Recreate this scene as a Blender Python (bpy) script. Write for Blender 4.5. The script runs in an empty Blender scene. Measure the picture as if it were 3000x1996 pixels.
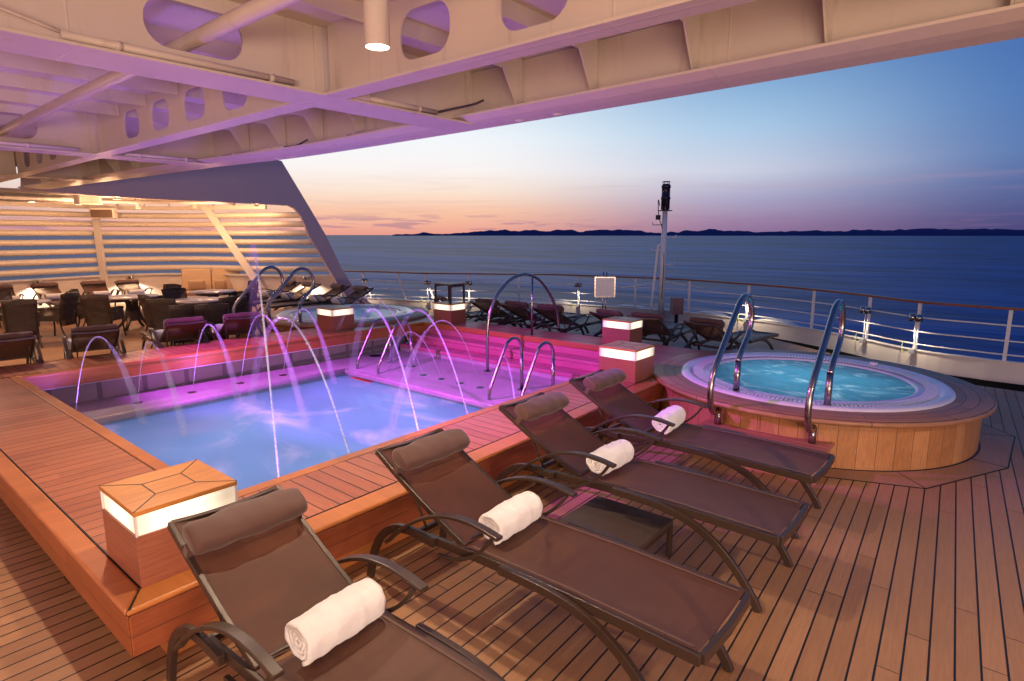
import bpy, bmesh, math, random
from mathutils import Vector, Matrix, noise
random.seed(7)
sc = bpy.context.scene
COL = sc.collection
PI = math.pi
R = math.radians

# ------------------------------------------------------------------ camera
cd = bpy.data.cameras.new('camera'); cam = bpy.data.objects.new('camera', cd); COL.objects.link(cam)
sc.camera = cam
cd.sensor_width = 36; cd.lens = 1760/3000*36; cd.clip_start = .05; cd.clip_end = 90000
HEAD = R(39.93); PITCH = math.atan((998-688.6)/1760)
fw = Vector((math.cos(HEAD)*math.cos(PITCH), math.sin(HEAD)*math.cos(PITCH), -math.sin(PITCH)))
cam.location = (0, 0, 2.4)
cam.rotation_euler = fw.to_track_quat('-Z', 'Y').to_euler()
RT = Vector((math.sin(HEAD), -math.cos(HEAD), 0)); UP = RT.cross(fw)
def ray(u, v): return fw + RT*((u-1500)/1760) + UP*((998-v)/1760)

# ------------------------------------------------------------------ node helpers
def srgb(r, g, b):
    f = lambda c: c/12.92 if c <= .04045 else ((c+.055)/1.055)**2.4
    return (f(r/255), f(g/255), f(b/255), 1)
class NT:
    def __init__(s, tree): s.t = tree; s.n = tree.nodes; s.l = tree.links
    def new(s, typ, **kw):
        n = s.n.new(typ)
        for k, v in kw.items(): setattr(n, k, v)
        return n
    def put(s, sock, val):
        if hasattr(val, 'is_output') or isinstance(val, bpy.types.NodeSocket): s.l.new(val, sock)
        else:
            if hasattr(sock.default_value, '__len__') and not hasattr(val, '__len__'): val = (val,)*len(sock.default_value)
            if hasattr(val, '__len__') and len(val) == 4 and len(sock.default_value) == 3: val = val[:3]
            sock.default_value = val
    def m(s, op, a, b=0., c=0., clamp=False):
        n = s.new('ShaderNodeMath', operation=op, use_clamp=clamp)
        s.put(n.inputs[0], a); s.put(n.inputs[1], b); s.put(n.inputs[2], c); return n.outputs[0]
    def mix(s, f, a, b, mode='MIX'):
        n = s.new('ShaderNodeMix', data_type='RGBA', blend_type=mode)
        s.put(n.inputs[0], f); s.put(n.inputs[6], a); s.put(n.inputs[7], b); return n.outputs[2]
    def comb(s, x, y, z=0.):
        n = s.new('ShaderNodeCombineXYZ')
        for i, v in enumerate((x, y, z)): s.put(n.inputs[i], v)
        return n.outputs[0]
    def sep(s, v):
        n = s.new('ShaderNodeSeparateXYZ'); s.put(n.inputs[0], v); return n.outputs
    def noise(s, vec, scale=5., detail=2., rough=.5, dist=0.):
        n = s.new('ShaderNodeTexNoise'); s.put(n.inputs['Vector'], vec)
        n.inputs['Scale'].default_value = scale; n.inputs['Detail'].default_value = detail
        n.inputs['Roughness'].default_value = rough; n.inputs['Distortion'].default_value = dist
        return n.outputs[0]
    def white(s, vec):
        n = s.new('ShaderNodeTexWhiteNoise', noise_dimensions='3D'); s.put(n.inputs['Vector'], vec); return n.outputs[0]
    def ramp(s, f, stops, interp='LINEAR'):
        n = s.new('ShaderNodeValToRGB'); s.put(n.inputs[0], f); cr = n.color_ramp; cr.interpolation = interp
        while len(cr.elements) > 1: cr.elements.remove(cr.elements[-1])
        cr.elements[0].position = stops[0][0]; cr.elements[0].color = stops[0][1]
        for p, c in stops[1:]:
            e = cr.elements.new(p); e.color = c
        return n.outputs[0]
    def smooth(s, x, a, b):
        n = s.new('ShaderNodeMapRange', interpolation_type='SMOOTHSTEP'); s.put(n.inputs[0], x)
        n.inputs[1].default_value = a; n.inputs[2].default_value = b; return n.outputs[0]
    def bump(s, h, strength=.3, dist=.01):
        n = s.new('ShaderNodeBump'); n.inputs['Strength'].default_value = strength; n.inputs['Distance'].default_value = dist
        s.put(n.inputs['Height'], h); return n.outputs[0]
def mat(name):
    m = bpy.data.materials.new(name); m.use_nodes = True
    t = NT(m.node_tree); t.n.clear()
    out = t.new('ShaderNodeOutputMaterial'); b = t.new('ShaderNodeBsdfPrincipled')
    t.l.new(b.outputs[0], out.inputs[0]); t.out = out; t.b = b
    t.co = t.new('ShaderNodeTexCoord').outputs['Object']
    return m, t
def c4(*c): return (*c, 1) if len(c) == 3 else c
def plain(name, col, rough=.5, metal=0., var=.12, scale=6., bump=.0, bscale=60., spec=.5, coat=0.):
    m, t = mat(name)
    n = t.noise(t.co, scale, 3, .6)
    f = t.m('MULTIPLY_ADD', n, 2*var, 1-var)
    t.put(t.b.inputs['Base Color'], t.mix(1., c4(*col), t.comb(f, f, f), 'MULTIPLY'))
    n2 = t.noise(t.co, scale*3, 3)
    t.put(t.b.inputs['Roughness'], t.m('MULTIPLY_ADD', n2, .16, rough-.08))
    t.b.inputs['Metallic'].default_value = metal
    t.b.inputs['Specular IOR Level'].default_value = spec
    t.b.inputs['Coat Weight'].default_value = coat
    if bump: t.put(t.b.inputs['Normal'], t.bump(t.noise(t.co, bscale, 3), bump, .004))
    return m
def emit(name, col, strength):
    m = bpy.data.materials.new(name); m.use_nodes = True; t = NT(m.node_tree); t.n.clear()
    o = t.new('ShaderNodeOutputMaterial'); e = t.new('ShaderNodeEmission'); e.inputs[0].default_value = c4(*col); e.inputs[1].default_value = strength
    t.l.new(e.outputs[0], o.inputs[0]); return m
def teak(name, mode='x', w=.13, gap=.006, L=1.9, c1=(.46, .20, .075), c2=(.34, .14, .055), rough=.45, joint=.0025, caulk=(.012, .010, .009), weather=.35, grainy=1., off=0.):
    """planks: mode says which way the planks run / how they are laid out"""
    m, t = mat(name)
    x, y, z = t.sep(t.co)
    if mode == 'x': u, v = x, y
    elif mode == 'y': u, v = y, x
    elif mode == 'z': u, v = z, t.m('ADD', x, y)
    elif mode == 'board_x': u, v = x, z
    elif mode == 'board_y': u, v = y, z
    elif mode == 'fan':
        k = t.m('MULTIPLY_ADD', y, -.018, .066+.018*.8); k = t.m('MINIMUM', t.m('MAXIMUM', k, 0.), .066)
        u, v = x, t.m('SUBTRACT', y, t.m('MULTIPLY', x, k))
    elif mode == 'round':
        u, v = z, t.m('MULTIPLY', t.m('ARCTAN2', y, x), 1.88)
    elif mode == 'ring':
        u = t.m('MULTIPLY', t.m('ARCTAN2', y, x), 1.7); v = t.m('SQRT', t.m('ADD', t.m('MULTIPLY', x, x), t.m('MULTIPLY', y, y)))
    v = t.m('ADD', v, 50.*w+off)
    q = t.m('DIVIDE', v, w); idx = t.m('FLOOR', q); fr = t.m('SUBTRACT', q, idx)
    g = t.m('LESS_THAN', fr, gap/w) if gap else 0.
    r = t.white(t.comb(idx, 3.1, 0.))
    q2 = t.m('ADD', t.m('DIVIDE', u, L), t.m('MULTIPLY', r, 7.3)); jdx = t.m('FLOOR', q2); jf = t.m('SUBTRACT', q2, jdx)
    j = t.m('LESS_THAN', jf, joint/L)
    tone = t.white(t.comb(idx, jdx, 7.7))
    gv = t.comb(t.m('MULTIPLY_ADD', tone, 40., t.m('MULTIPLY', u, 1.6)), t.m('MULTIPLY', v, 26.), t.m('MULTIPLY', z, 26. if mode in ('board_x', 'board_y') else 4.))
    gr = t.noise(gv, 2.2, 5, .62, .6)
    gr2 = t.noise(gv, 9., 3, .6)
    wth = t.noise(t.co, 1.3, 4, .6)
    col = t.mix(tone, c4(*c1), c4(*c2))
    f = t.m('MULTIPLY_ADD', gr, .85*grainy, 1-.43*grainy); f = t.m('MULTIPLY', f, t.m('MULTIPLY_ADD', gr2, .3*grainy, 1-.15*grainy))
    f = t.m('MULTIPLY', f, t.m('MULTIPLY_ADD', wth, weather, 1-weather/2))
    col = t.mix(1., col, t.comb(f, f, f), 'MULTIPLY')
    if gap or joint:
        k = t.m('MAXIMUM', g, j) if gap else j
        col = t.mix(k, col, c4(*caulk))
        h = t.m('MULTIPLY_ADD', k, -1., t.m('MULTIPLY', gr, .25))
    else: h = gr
    t.put(t.b.inputs['Base Color'], col)
    t.put(t.b.inputs['Roughness'], t.m('MULTIPLY_ADD', wth, .5, rough-.25))
    t.put(t.b.inputs['Normal'], t.bump(h, .35, .002))
    return m

M = {}
M['deck'] = teak('deck_teak', 'fan', .121, .0118, 3.1, (.42, .228, .118), (.34, .18, .090), .5, .006, weather=.3, grainy=.6)
M['plank_x'] = teak('curb_planks_across_x', 'x', .13, .009, 9, (.46, .165, .082), (.36, .12, .062), .42, 0.)
M['plank_y'] = teak('curb_planks_across_y', 'y', .13, .010, 9, (.50, .185, .090), (.40, .135, .068), .42, 0.)
M['plat'] = teak('platform_planks', 'y', .10, .006, 2.8, (.46, .19, .12), (.36, .15, .095), .45)
M['board_x'] = teak('teak_board_x', 'board_x', 9., 0, 1.9, (.54, .20, .055), (.46, .155, .042), .38, .0)
M['board_y'] = teak('teak_board_y', 'board_y', 9., 0, 1.9, (.50, .17, .055), (.42, .135, .042), .38, .0)
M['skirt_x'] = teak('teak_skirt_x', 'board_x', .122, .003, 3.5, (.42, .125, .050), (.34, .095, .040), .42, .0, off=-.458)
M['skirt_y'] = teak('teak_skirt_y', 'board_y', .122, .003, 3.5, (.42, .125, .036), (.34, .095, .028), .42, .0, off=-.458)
M['stave'] = teak('tub_staves', 'round', .19, .004, 5, (.52, .25, .105), (.40, .175, .065), .5, 0., weather=.5)
M['ring'] = teak('tub_ring_boards', 'ring', .13, .007, 1.3, (.42, .21, .115), (.34, .165, .085), .45, .007)
M['veneer'] = teak('lantern_veneer', 'board_x', 9., 0, 9., (.36, .125, .075), (.36, .125, .075), .4, 0., grainy=1.2)
M['caulk'] = plain('black_caulk', (.012, .011, .010), .6)
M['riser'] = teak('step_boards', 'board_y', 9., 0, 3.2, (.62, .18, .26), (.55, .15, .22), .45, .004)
M['handrail_wood'] = plain('varnished_handrail', (.22, .065, .03), .35, scale=12)
M['white_paint'] = plain('cream_white_paint', (.74, .69, .62), .38, var=.05, bump=.05, bscale=25)
M['plating'] = plain('canopy_paint', (.70, .63, .56), .45, var=.06, bump=.12, bscale=9)
def steel():
    m, t = mat('canopy_steel_paint')
    x, y, z = t.sep(t.co)
    n = t.noise(t.co, 1.1, 5, .65); n2 = t.noise(t.co, 14., 4, .6)
    st = t.smooth(t.noise(t.comb(t.m('MULTIPLY', x, 5.), t.m('MULTIPLY', y, 5.), t.m('MULTIPLY', z, .8)), 1.2, 4, .6), .56, .75)
    col = t.mix(t.m('MULTIPLY', st, .35), t.mix(n, (.74, .67, .60, 1), (.64, .57, .50, 1)), (.40, .30, .22, 1))
    t.put(t.b.inputs['Base Color'], col); t.put(t.b.inputs['Roughness'], t.m('MULTIPLY_ADD', n2, .25, .30))
    sm = 0.
    for ax, per in ((x, 1.9), (y, 2.3)):
        q = t.m('DIVIDE', t.m('ADD', ax, 60.37), per); f = t.m('SUBTRACT', q, t.m('FLOOR', q))
        sm = t.m('ADD', sm, t.m('SUBTRACT', 1., t.smooth(t.m('ABSOLUTE', t.m('SUBTRACT', f, .5)), .0, .006)))
    h = t.m('ADD', t.m('MULTIPLY', n2, .35), t.m('ADD', t.m('MULTIPLY', n, .5), t.m('MULTIPLY', sm, 1.2)))
    t.put(t.b.inputs['Normal'], t.bump(h, .35, .006)); return m
M['plating'] = steel()
M['rail_paint'] = plain('rail_white_paint', (.78, .76, .74), .35, var=.04)
M['brown_metal'] = plain('dark_brown_powdercoat', (.055, .034, .025), .38, .2, var=.1, bump=.03, bscale=300, spec=.6)
M['chrome'] = plain('stainless_steel', (.40, .38, .38), .24, 1., var=.04, scale=2)
M['black_metal'] = plain('black_metal', (.02, .018, .02), .45, .3)
M['grey_box'] = plain('lamp_grey', (.35, .36, .38), .5)
M['cable'] = plain('green_yellow_cable', (.45, .55, .15), .5)
M['dark_cable'] = plain('black_cable', (.03, .025, .03), .5)
M['gutter'] = plain('black_gutter', (.006, .007, .006), .95, spec=.05)
M['cushion'] = plain('beige_cushion_fabric', (.62, .44, .27), .9, var=.08, bump=.3, bscale=220)
M['laminate'] = plain('pale_table_laminate', (.62, .55, .52), .22, var=.06)
M['table_dark'] = plain('side_table_brown', (.085, .060, .055), .42, .1)
M['speaker_grille'] = plain('speaker_grille', (.16, .10, .07), .7, bump=.5, bscale=400)
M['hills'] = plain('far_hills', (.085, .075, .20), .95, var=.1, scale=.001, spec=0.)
M['sign'] = plain('white_board', (.78, .76, .78), .35, var=.03)
M['fin_paint'] = plain('fin_lavender_grey_paint', (.46, .37, .47), .5, var=.04)
M['lens_bright'] = emit('ceiling_lamp_lens', (1., .80, .55), 14.)
M['lens'] = emit('warm_lamp_lens', (1., .78, .5), 5.)
M['smoke'] = plain('dark_beacon_glass', (.03, .018, .03), .12, .2)
M['white_shell'] = plain('tub_acrylic', (.78, .76, .80), .18, var=.03, coat=.3)
M['box_brown'] = plain('junction_box_brown', (.20, .10, .11), .5)

# textiles
def sling():
    m, t = mat('sling_mesh_fabric')
    x, y, z = t.sep(t.co)
    a = t.m('SINE', t.m('MULTIPLY', x, 1400.)); b = t.m('SINE', t.m('MULTIPLY', t.m('ADD', y, z), 1400.))
    h = t.m('MULTIPLY', a, b)
    n = t.noise(t.co, 7., 4, .6)
    f = t.m('MULTIPLY_ADD', n, .35, .83)
    t.put(t.b.inputs['Base Color'], t.mix(1., (.098, .042, .028, 1), t.comb(f, f, f), 'MULTIPLY'))
    t.b.inputs['Roughness'].default_value = .42; t.b.inputs['Specular IOR Level'].default_value = .3; t.b.inputs['Sheen Weight'].default_value = .0
    t.put(t.b.inputs['Normal'], t.bump(h, .25, .001))
    tr = t.new('ShaderNodeBsdfTransparent'); mx = t.new('ShaderNodeMixShader'); mx.inputs[0].default_value = .10
    tr.inputs[0].default_value = (.9, .75, .65, 1)
    t.l.new(t.b.outputs[0], mx.inputs[1]); t.l.new(tr.outputs[0], mx.inputs[2]); t.l.new(mx.outputs[0], t.out.inputs[0])
    return m
M['sling'] = sling()
def fabric(name, col, fine=700., cb=.35):
    m, t = mat(name)
    x, y, z = t.sep(t.co)
    h = t.m('MULTIPLY', t.m('SINE', t.m('MULTIPLY', x, fine)), t.m('SINE', t.m('MULTIPLY', t.m('ADD', y, z), fine)))
    n = t.noise(t.co, 9., 4, .6); f = t.m('MULTIPLY_ADD', n, .3, .85)
    t.put(t.b.inputs['Base Color'], t.mix(1., c4(*col), t.comb(f, f, f), 'MULTIPLY'))
    t.b.inputs['Roughness'].default_value = .7; t.b.inputs['Sheen Weight'].default_value = .25
    t.put(t.b.inputs['Normal'], t.bump(t.m('MULTIPLY_ADD', h, .25, t.noise(t.co, 14., 3)), cb, .006))
    return m
M['pillow'] = fabric('pillow_fabric', (.095, .042, .031))
def terry():
    m, t = mat('white_terry_towel')
    n = t.noise(t.co, 190., 5, .8); n2 = t.noise(t.co, 22., 3)
    t.put(t.b.inputs['Base Color'], t.mix(n2, (.88, .88, .88, 1), (.93, .93, .93, 1)))
    t.b.inputs['Roughness'].default_value = .95; t.b.inputs['Sheen Weight'].default_value = .6
    t.b.inputs['Specular IOR Level'].default_value = .1
    t.put(t.b.inputs['Normal'], t.bump(t.m('MULTIPLY_ADD', n, .7, t.m('MULTIPLY', n2, 1.2)), .9, .006))
    return m
M['towel'] = terry()
def wicker():
    m, t = mat('woven_wicker')
    x, y, z = t.sep(t.co)
    s = 190.
    a = t.m('SINE', t.m('MULTIPLY', t.m('ADD', x, y), s)); b = t.m('SINE', t.m('MULTIPLY', z, s))
    h = t.m('MULTIPLY', a, b)
    t.put(t.b.inputs['Base Color'], t.mix(t.noise(t.co, 30., 2), (.035, .022, .015, 1), (.075, .048, .032, 1)))
    t.b.inputs['Roughness'].default_value = .5
    t.put(t.b.inputs['Normal'], t.bump(h, .8, .004))
    tr = t.new('ShaderNodeBsdfTransparent'); mx = t.new('ShaderNodeMixShader')
    k = t.m('MULTIPLY', t.m('GREATER_THAN', h, .22), t.smooth(t.noise(t.co, 6., 1), .35, .55))
    t.put(mx.inputs[0], k)
    t.l.new(t.b.outputs[0], mx.inputs[1]); t.l.new(tr.outputs[0], mx.inputs[2]); t.l.new(mx.outputs[0], t.out.inputs[0])
    return m
M['wicker'] = wicker()
def tile(name, c1, c2, size=.03):
    m, t = mat(name)
    b = t.new('ShaderNodeTexBrick'); b.offset = 0.
    x, y, z = t.sep(t.co)
    t.put(b.inputs['Vector'], t.comb(t.m('ADD', x, t.m('MULTIPLY', z, .0)), t.m('ADD', y, z)))
    b.inputs['Scale'].default_value = 1.; b.inputs['Brick Width'].default_value = size; b.inputs['Row Height'].default_value = size
    b.inputs['Mortar Size'].default_value = size*.06; b.inputs['Mortar'].default_value = (.30, .28, .27, 1)
    b.inputs['Color1'].default_value = c4(*c1); b.inputs['Color2'].default_value = c4(*c2)
    n = t.noise(t.co, 3., 5, .65); f = t.m('MULTIPLY_ADD', n, .5, .72)
    t.put(t.b.inputs['Base Color'], t.mix(1., b.outputs[0], t.comb(f, f, f), 'MULTIPLY'))
    t.put(t.b.inputs['Roughness'], t.m('MULTIPLY_ADD', n, .5, .15))
    t.put(t.b.inputs['Normal'], t.bump(t.m('MULTIPLY_ADD', b.outputs[1], -1., t.m('MULTIPLY', n, .6)), .3, .003))
    return m
M['tile'] = tile('pool_mosaic', (.62, .56, .54), (.56, .50, .48))
M['tile_big'] = tile('pool_wall_panels', (.55, .50, .47), (.50, .46, .43), .62)
def opal():
    m, t = mat('opal_glass_glow')
    x, y, z = t.sep(t.co)
    n = t.noise(t.co, 6., 2)
    e = t.new('ShaderNodeEmission'); e.inputs[0].default_value = (1., .86, .60, 1)
    ed = t.m('ADD', t.m('MINIMUM', x, t.m('SUBTRACT', .5, x)), t.m('MINIMUM', y, t.m('SUBTRACT', .54, y)))
    t.put(e.inputs[1], t.m('MULTIPLY', t.m('MULTIPLY_ADD', n, .4, .55), t.m('MULTIPLY_ADD', t.smooth(ed, .0, .17), 1.1, .65)))
    ad = t.new('ShaderNodeAddShader'); t.b.inputs['Base Color'].default_value = (.75, .72, .66, 1); t.b.inputs['Roughness'].default_value = .15
    t.l.new(t.b.outputs[0], ad.inputs[0]); t.l.new(e.outputs[0], ad.inputs[1]); t.l.new(ad.outputs[0], t.out.inputs[0])
    return m
M['opal'] = opal()
def water(name, deep, foam_and_light, scale, lo, hi, dist, gloss=.1, stretch=(1, 1, 1), bumps=.15, bscale=4.):
    m, t = mat(name)
    t.n.remove(t.b)
    mp = t.new('ShaderNodeMapping'); mp.inputs['Scale'].default_value = stretch; mp.inputs['Rotation'].default_value = (0, 0, .5); t.l.new(t.co, mp.inputs[0])
    n = t.noise(mp.outputs[0], scale, 4, .55, dist)
    k = t.smooth(n, lo, hi)
    n3 = t.noise(mp.outputs[0], scale*.5, 2)
    col = t.mix(k, t.mix(t.smooth(n3, .35, .65), c4(*deep), c4(*[min(1, c*1.35) for c in deep])), c4(*foam_and_light))
    nb = t.bump(t.noise(mp.outputs[0], bscale, 3), bumps, .05)
    tl = t.new('ShaderNodeBsdfTranslucent'); t.put(tl.inputs[0], col); t.l.new(nb, tl.inputs[1])
    df = t.new('ShaderNodeBsdfDiffuse'); t.put(df.inputs[0], col); t.l.new(nb, df.inputs[2])
    m1 = t.new('ShaderNodeMixShader'); m1.inputs[0].default_value = .3
    t.l.new(tl.outputs[0], m1.inputs[1]); t.l.new(df.outputs[0], m1.inputs[2])
    gl = t.new('ShaderNodeBsdfGlossy'); gl.inputs['Roughness'].default_value = gloss; t.l.new(nb, gl.inputs['Normal'])
    fr = t.new('ShaderNodeFresnel'); fr.inputs[0].default_value = 1.33; t.l.new(nb, fr.inputs[1])
    m2 = t.new('ShaderNodeMixShader'); t.put(m2.inputs[0], t.m('MULTIPLY', fr.outputs[0], .6)); t.l.new(m1.outputs[0], m2.inputs[1]); t.l.new(gl.outputs[0], m2.inputs[2])
    t.l.new(m2.outputs[0], t.out.inputs[0])
    return m
M['pool_water'] = water('pool_water', (.14, .25, .44), (.66, .56, .76), .85, .47, .80, .9, .12, (1, .65, 1), .1, 3.)  # pale patches paint the web of light into the water colour
M['tub_water'] = water('tub_water', (.05, .27, .38), (.55, .80, .86), 2.8, .48, .82, 2.2, .10, (1, .6, 1), .9, 16.)
M['tub_water_calm'] = water('calm_tub_water', (.30, .45, .66), (.55, .60, .82), 1.6, .45, .8, 1., .08, (1, .7, 1), .1, 4.)
def jetmat(name, k, lo):
    m, t = mat(name)
    t.n.remove(t.b)
    n = t.noise(t.co, 30., 3); lw = t.new('ShaderNodeLayerWeight'); lw.inputs[0].default_value = .35
    tr = t.new('ShaderNodeBsdfTransparent'); tl = t.new('ShaderNodeBsdfTranslucent'); tl.inputs[0].default_value = (.86, .94, .95, 1)
    df = t.new('ShaderNodeBsdfDiffuse'); df.inputs[0].default_value = (.86, .94, .95, 1)
    m1 = t.new('ShaderNodeMixShader'); m1.inputs[0].default_value = .5; t.l.new(tl.outputs[0], m1.inputs[1]); t.l.new(df.outputs[0], m1.inputs[2])
    m2 = t.new('ShaderNodeMixShader')
    face = t.m('SUBTRACT', 1., lw.outputs[1])
    t.put(m2.inputs[0], t.m('MULTIPLY', t.m('POWER', face, 1.3), t.m('MULTIPLY_ADD', n, k, lo, clamp=True)))
    t.l.new(tr.outputs[0], m2.inputs[1]); t.l.new(m1.outputs[0], m2.inputs[2]); t.l.new(m2.outputs[0], t.out.inputs[0])
    return m
M['jet'] = jetmat('falling_water', .9, .02)
M['mist'] = jetmat('water_mist', .30, .0); M['thin_mist'] = jetmat('thin_water_mist', .10, .0)
def sea():
    m, t = mat('sea_water')
    mp = t.new('ShaderNodeMapping'); mp.inputs['Scale'].default_value = (1., .45, 1); mp.inputs['Rotation'].default_value = (0, 0, R(-40)); t.l.new(t.co, mp.inputs[0])
    a = t.noise(mp.outputs[0], .07, 3, .5, .6); b = t.noise(mp.outputs[0], .022, 3, .5); c = t.noise(mp.outputs[0], .004, 3, .5)
    k = t.smooth(t.m('ADD', t.m('MULTIPLY', b, .42), t.m('ADD', t.m('MULTIPLY', c, .40), t.m('MULTIPLY', a, .18))), .42, .60)
    t.put(t.b.inputs['Base Color'], t.mix(k, (.004, .014, .110, 1), (.022, .105, .400, 1)))
    t.b.inputs['Roughness'].default_value = .38; t.b.inputs['IOR'].default_value = 1.33
    t.b.inputs['Specular IOR Level'].default_value = .09
    h = t.m('ADD', t.m('MULTIPLY', a, 1.6), t.m('ADD', t.m('MULTIPLY', b, 6.), t.m('MULTIPLY', c, 12.)))
    t.put(t.b.inputs['Normal'], t.bump(h, .6, .8))
    return m
M['sea'] = sea()
def louver():
    return plain('slat_enamel', (.76, .68, .56), .28, var=.04)
M['slat'] = louver()

# ------------------------------------------------------------------ mesh builder
class MB:
    def __init__(s): s.v = []; s.f = []; s.sm = []
    def add(s, vs, fs, smooth=False):
        o = len(s.v); s.v += [Vector(p) for p in vs]; s.f += [tuple(o+i for i in f) for f in fs]; s.sm += [smooth]*len(fs); return s
    def box(s, a, b):
        (x0, y0, z0), (x1, y1, z1) = a, b
        return s.add([(x0,y0,z0),(x1,y0,z0),(x1,y1,z0),(x0,y1,z0),(x0,y0,z1),(x1,y0,z1),(x1,y1,z1),(x0,y1,z1)],
                     [(0,3,2,1),(4,5,6,7),(0,1,5,4),(1,2,6,5),(2,3,7,6),(3,0,4,7)])
    def prism(s, poly, z0, z1):
        n = len(poly); vs = [(p[0], p[1], z0) for p in poly]+[(p[0], p[1], z1) for p in poly]
        return s.add(vs, [tuple(range(n-1, -1, -1)), tuple(range(n, 2*n))]+[(i, (i+1) % n, n+(i+1) % n, n+i) for i in range(n)])
    def slab(s, pts, off):
        """planar polygon pts (3D) thickened by vector off"""
        n = len(pts); o = Vector(off); vs = [Vector(p) for p in pts]+[Vector(p)+o for p in pts]
        return s.add(vs, [tuple(range(n-1, -1, -1)), tuple(range(n, 2*n))]+[(i, (i+1) % n, n+(i+1) % n, n+i) for i in range(n)])
    def tube(s, path, r, n=10, closed=False, cap=True, up=None, sq=None):
        path = [Vector(p) for p in path]; N = len(path); rings = []
        prev = None
        for i, p in enumerate(path):
            a = path[(i-1) % N] if closed or i else path[0]; b = path[(i+1) % N] if closed or i < N-1 else path[-1]
            d = (b-a).normalized()
            if up is not None: e = Vector(up)
            elif prev is None: e = Vector((0, 0, 1)) if abs(d.z) < .9 else Vector((1, 0, 0))
            else: e = prev
            e = (e-d*e.dot(d)).normalized(); prev = e; f = d.cross(e)
            rr = r[i] if hasattr(r, '__len__') and sq is None else r
            if sq is not None:
                w, h = sq
                rings.append([p+f*(sx*w/2)+e*(sz*h/2) for sx, sz in ((-1,-1),(1,-1),(1,1),(-1,1))])
            else: rings.append([p+(e*math.cos(2*PI*k/n)+f*math.sin(2*PI*k/n))*rr for k in range(n)])
        m = 4 if sq is not None else n
        vs = [q for g in rings for q in g]; fs = []
        for i in range(N if closed else N-1):
            j = (i+1) % N
            for k in range(m): fs.append((i*m+k, i*m+(k+1) % m, j*m+(k+1) % m, j*m+k))
        s.add(vs, fs, sq is None)
        if cap and not closed:
            s.add(rings[0], [tuple(range(m-1, -1, -1))]); s.add(rings[-1], [tuple(range(m))])
        return s
    def band(s, path, w, h, up=(0, 0, 1), closed=False): return s.tube(path, 0, up=up, sq=(w, h), closed=closed)
    def lathe(s, prof, c=(0, 0, 0), n=32, cap=True):
        vs = [(c[0]+r*math.cos(2*PI*k/n), c[1]+r*math.sin(2*PI*k/n), c[2]+z) for r, z in prof for k in range(n)]
        fs = [(i*n+k, i*n+(k+1) % n, (i+1)*n+(k+1) % n, (i+1)*n+k) for i in range(len(prof)-1) for k in range(n)]
        s.add(vs, fs, True)
        if cap:
            for i, rev in ((0, True), (len(prof)-1, False)):
                if prof[i][0] > 1e-4:
                    ring = vs[i*n:(i+1)*n]; s.add(ring, [tuple(range(n-1, -1, -1)) if rev else tuple(range(n))])
        return s
    def build(s, name, m, parent=None, bevel=0, seg=2):
        me = bpy.data.meshes.new(name)
        off = Vector(parent['_o']) if parent is not None and '_o' in parent else Vector((0, 0, 0))
        me.from_pydata([tuple(p-off) for p in s.v], [], s.f)
        me.polygons.foreach_set('use_smooth', s.sm)
        bm = bmesh.new(); bm.from_mesh(me); bmesh.ops.remove_doubles(bm, verts=bm.verts, dist=1e-5); bmesh.ops.recalc_face_normals(bm, faces=bm.faces)
        if any(e.is_boundary for e in bm.edges) and sum(f.normal.z*f.calc_area() for f in bm.faces) < -1e-6: bmesh.ops.reverse_faces(bm, faces=bm.faces)
        bm.to_mesh(me); bm.free()
        me.materials.append(M[m] if isinstance(m, str) else m)
        o = bpy.data.objects.new(name, me); COL.objects.link(o)
        if parent is not None: o.parent = parent
        if bevel:
            b = o.modifiers.new('bevel', 'BEVEL'); b.width = bevel; b.segments = seg; b.limit_method = 'ANGLE'; b.angle_limit = R(40); b.harden_normals = False
        return o
def curve(pts, n=6, closed=False):
    """Catmull-Rom through the points"""
    P = [Vector(p) for p in pts]; out = []; N = len(P)
    for i in range(N if closed else N-1):
        p0 = P[(i-1) % N] if closed or i else P[0]*2-P[1]; p1 = P[i]; p2 = P[(i+1) % N]; p3 = P[(i+2) % N] if closed or i < N-2 else P[-1]*2-P[-2]
        for k in range(n):
            t = k/n; out.append(.5*((2*p1)+(-p0+p2)*t+(2*p0-5*p1+4*p2-p3)*t*t+(-p0+3*p1-3*p2+p3)*t**3))
    if not closed: out.append(P[-1])
    return out
def thing(name, label, cat, loc=(0, 0, 0), rz=0, group=None, world=True):
    """Empty at the base; if world, its parts are given in world coordinates"""
    o = bpy.data.objects.new(name, None); COL.objects.link(o); o.location = loc; o.rotation_euler = (0, 0, rz)
    o.empty_display_size = .1
    o['label'] = label; o['category'] = cat
    if group: o['group'] = group
    if world and rz == 0: o['_o'] = tuple(loc)
    return o
def tag(o, label, cat, group=None):
    o['label'] = label; o['category'] = cat
    if group: o['group'] = group
    return o
def struct(o): o['kind'] = 'structure'; return o
def copy_tree(o, parent=None):
    c = o.copy(); COL.objects.link(c); c.parent = parent
    for ch in list(o.children): copy_tree(ch, c)
    return c
def dup(o, loc, rz, label, group=None):
    c = copy_tree(o); c.location = loc; c.rotation_euler = (0, 0, rz); c['label'] = label
    if group: c['group'] = group
    return c

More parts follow.
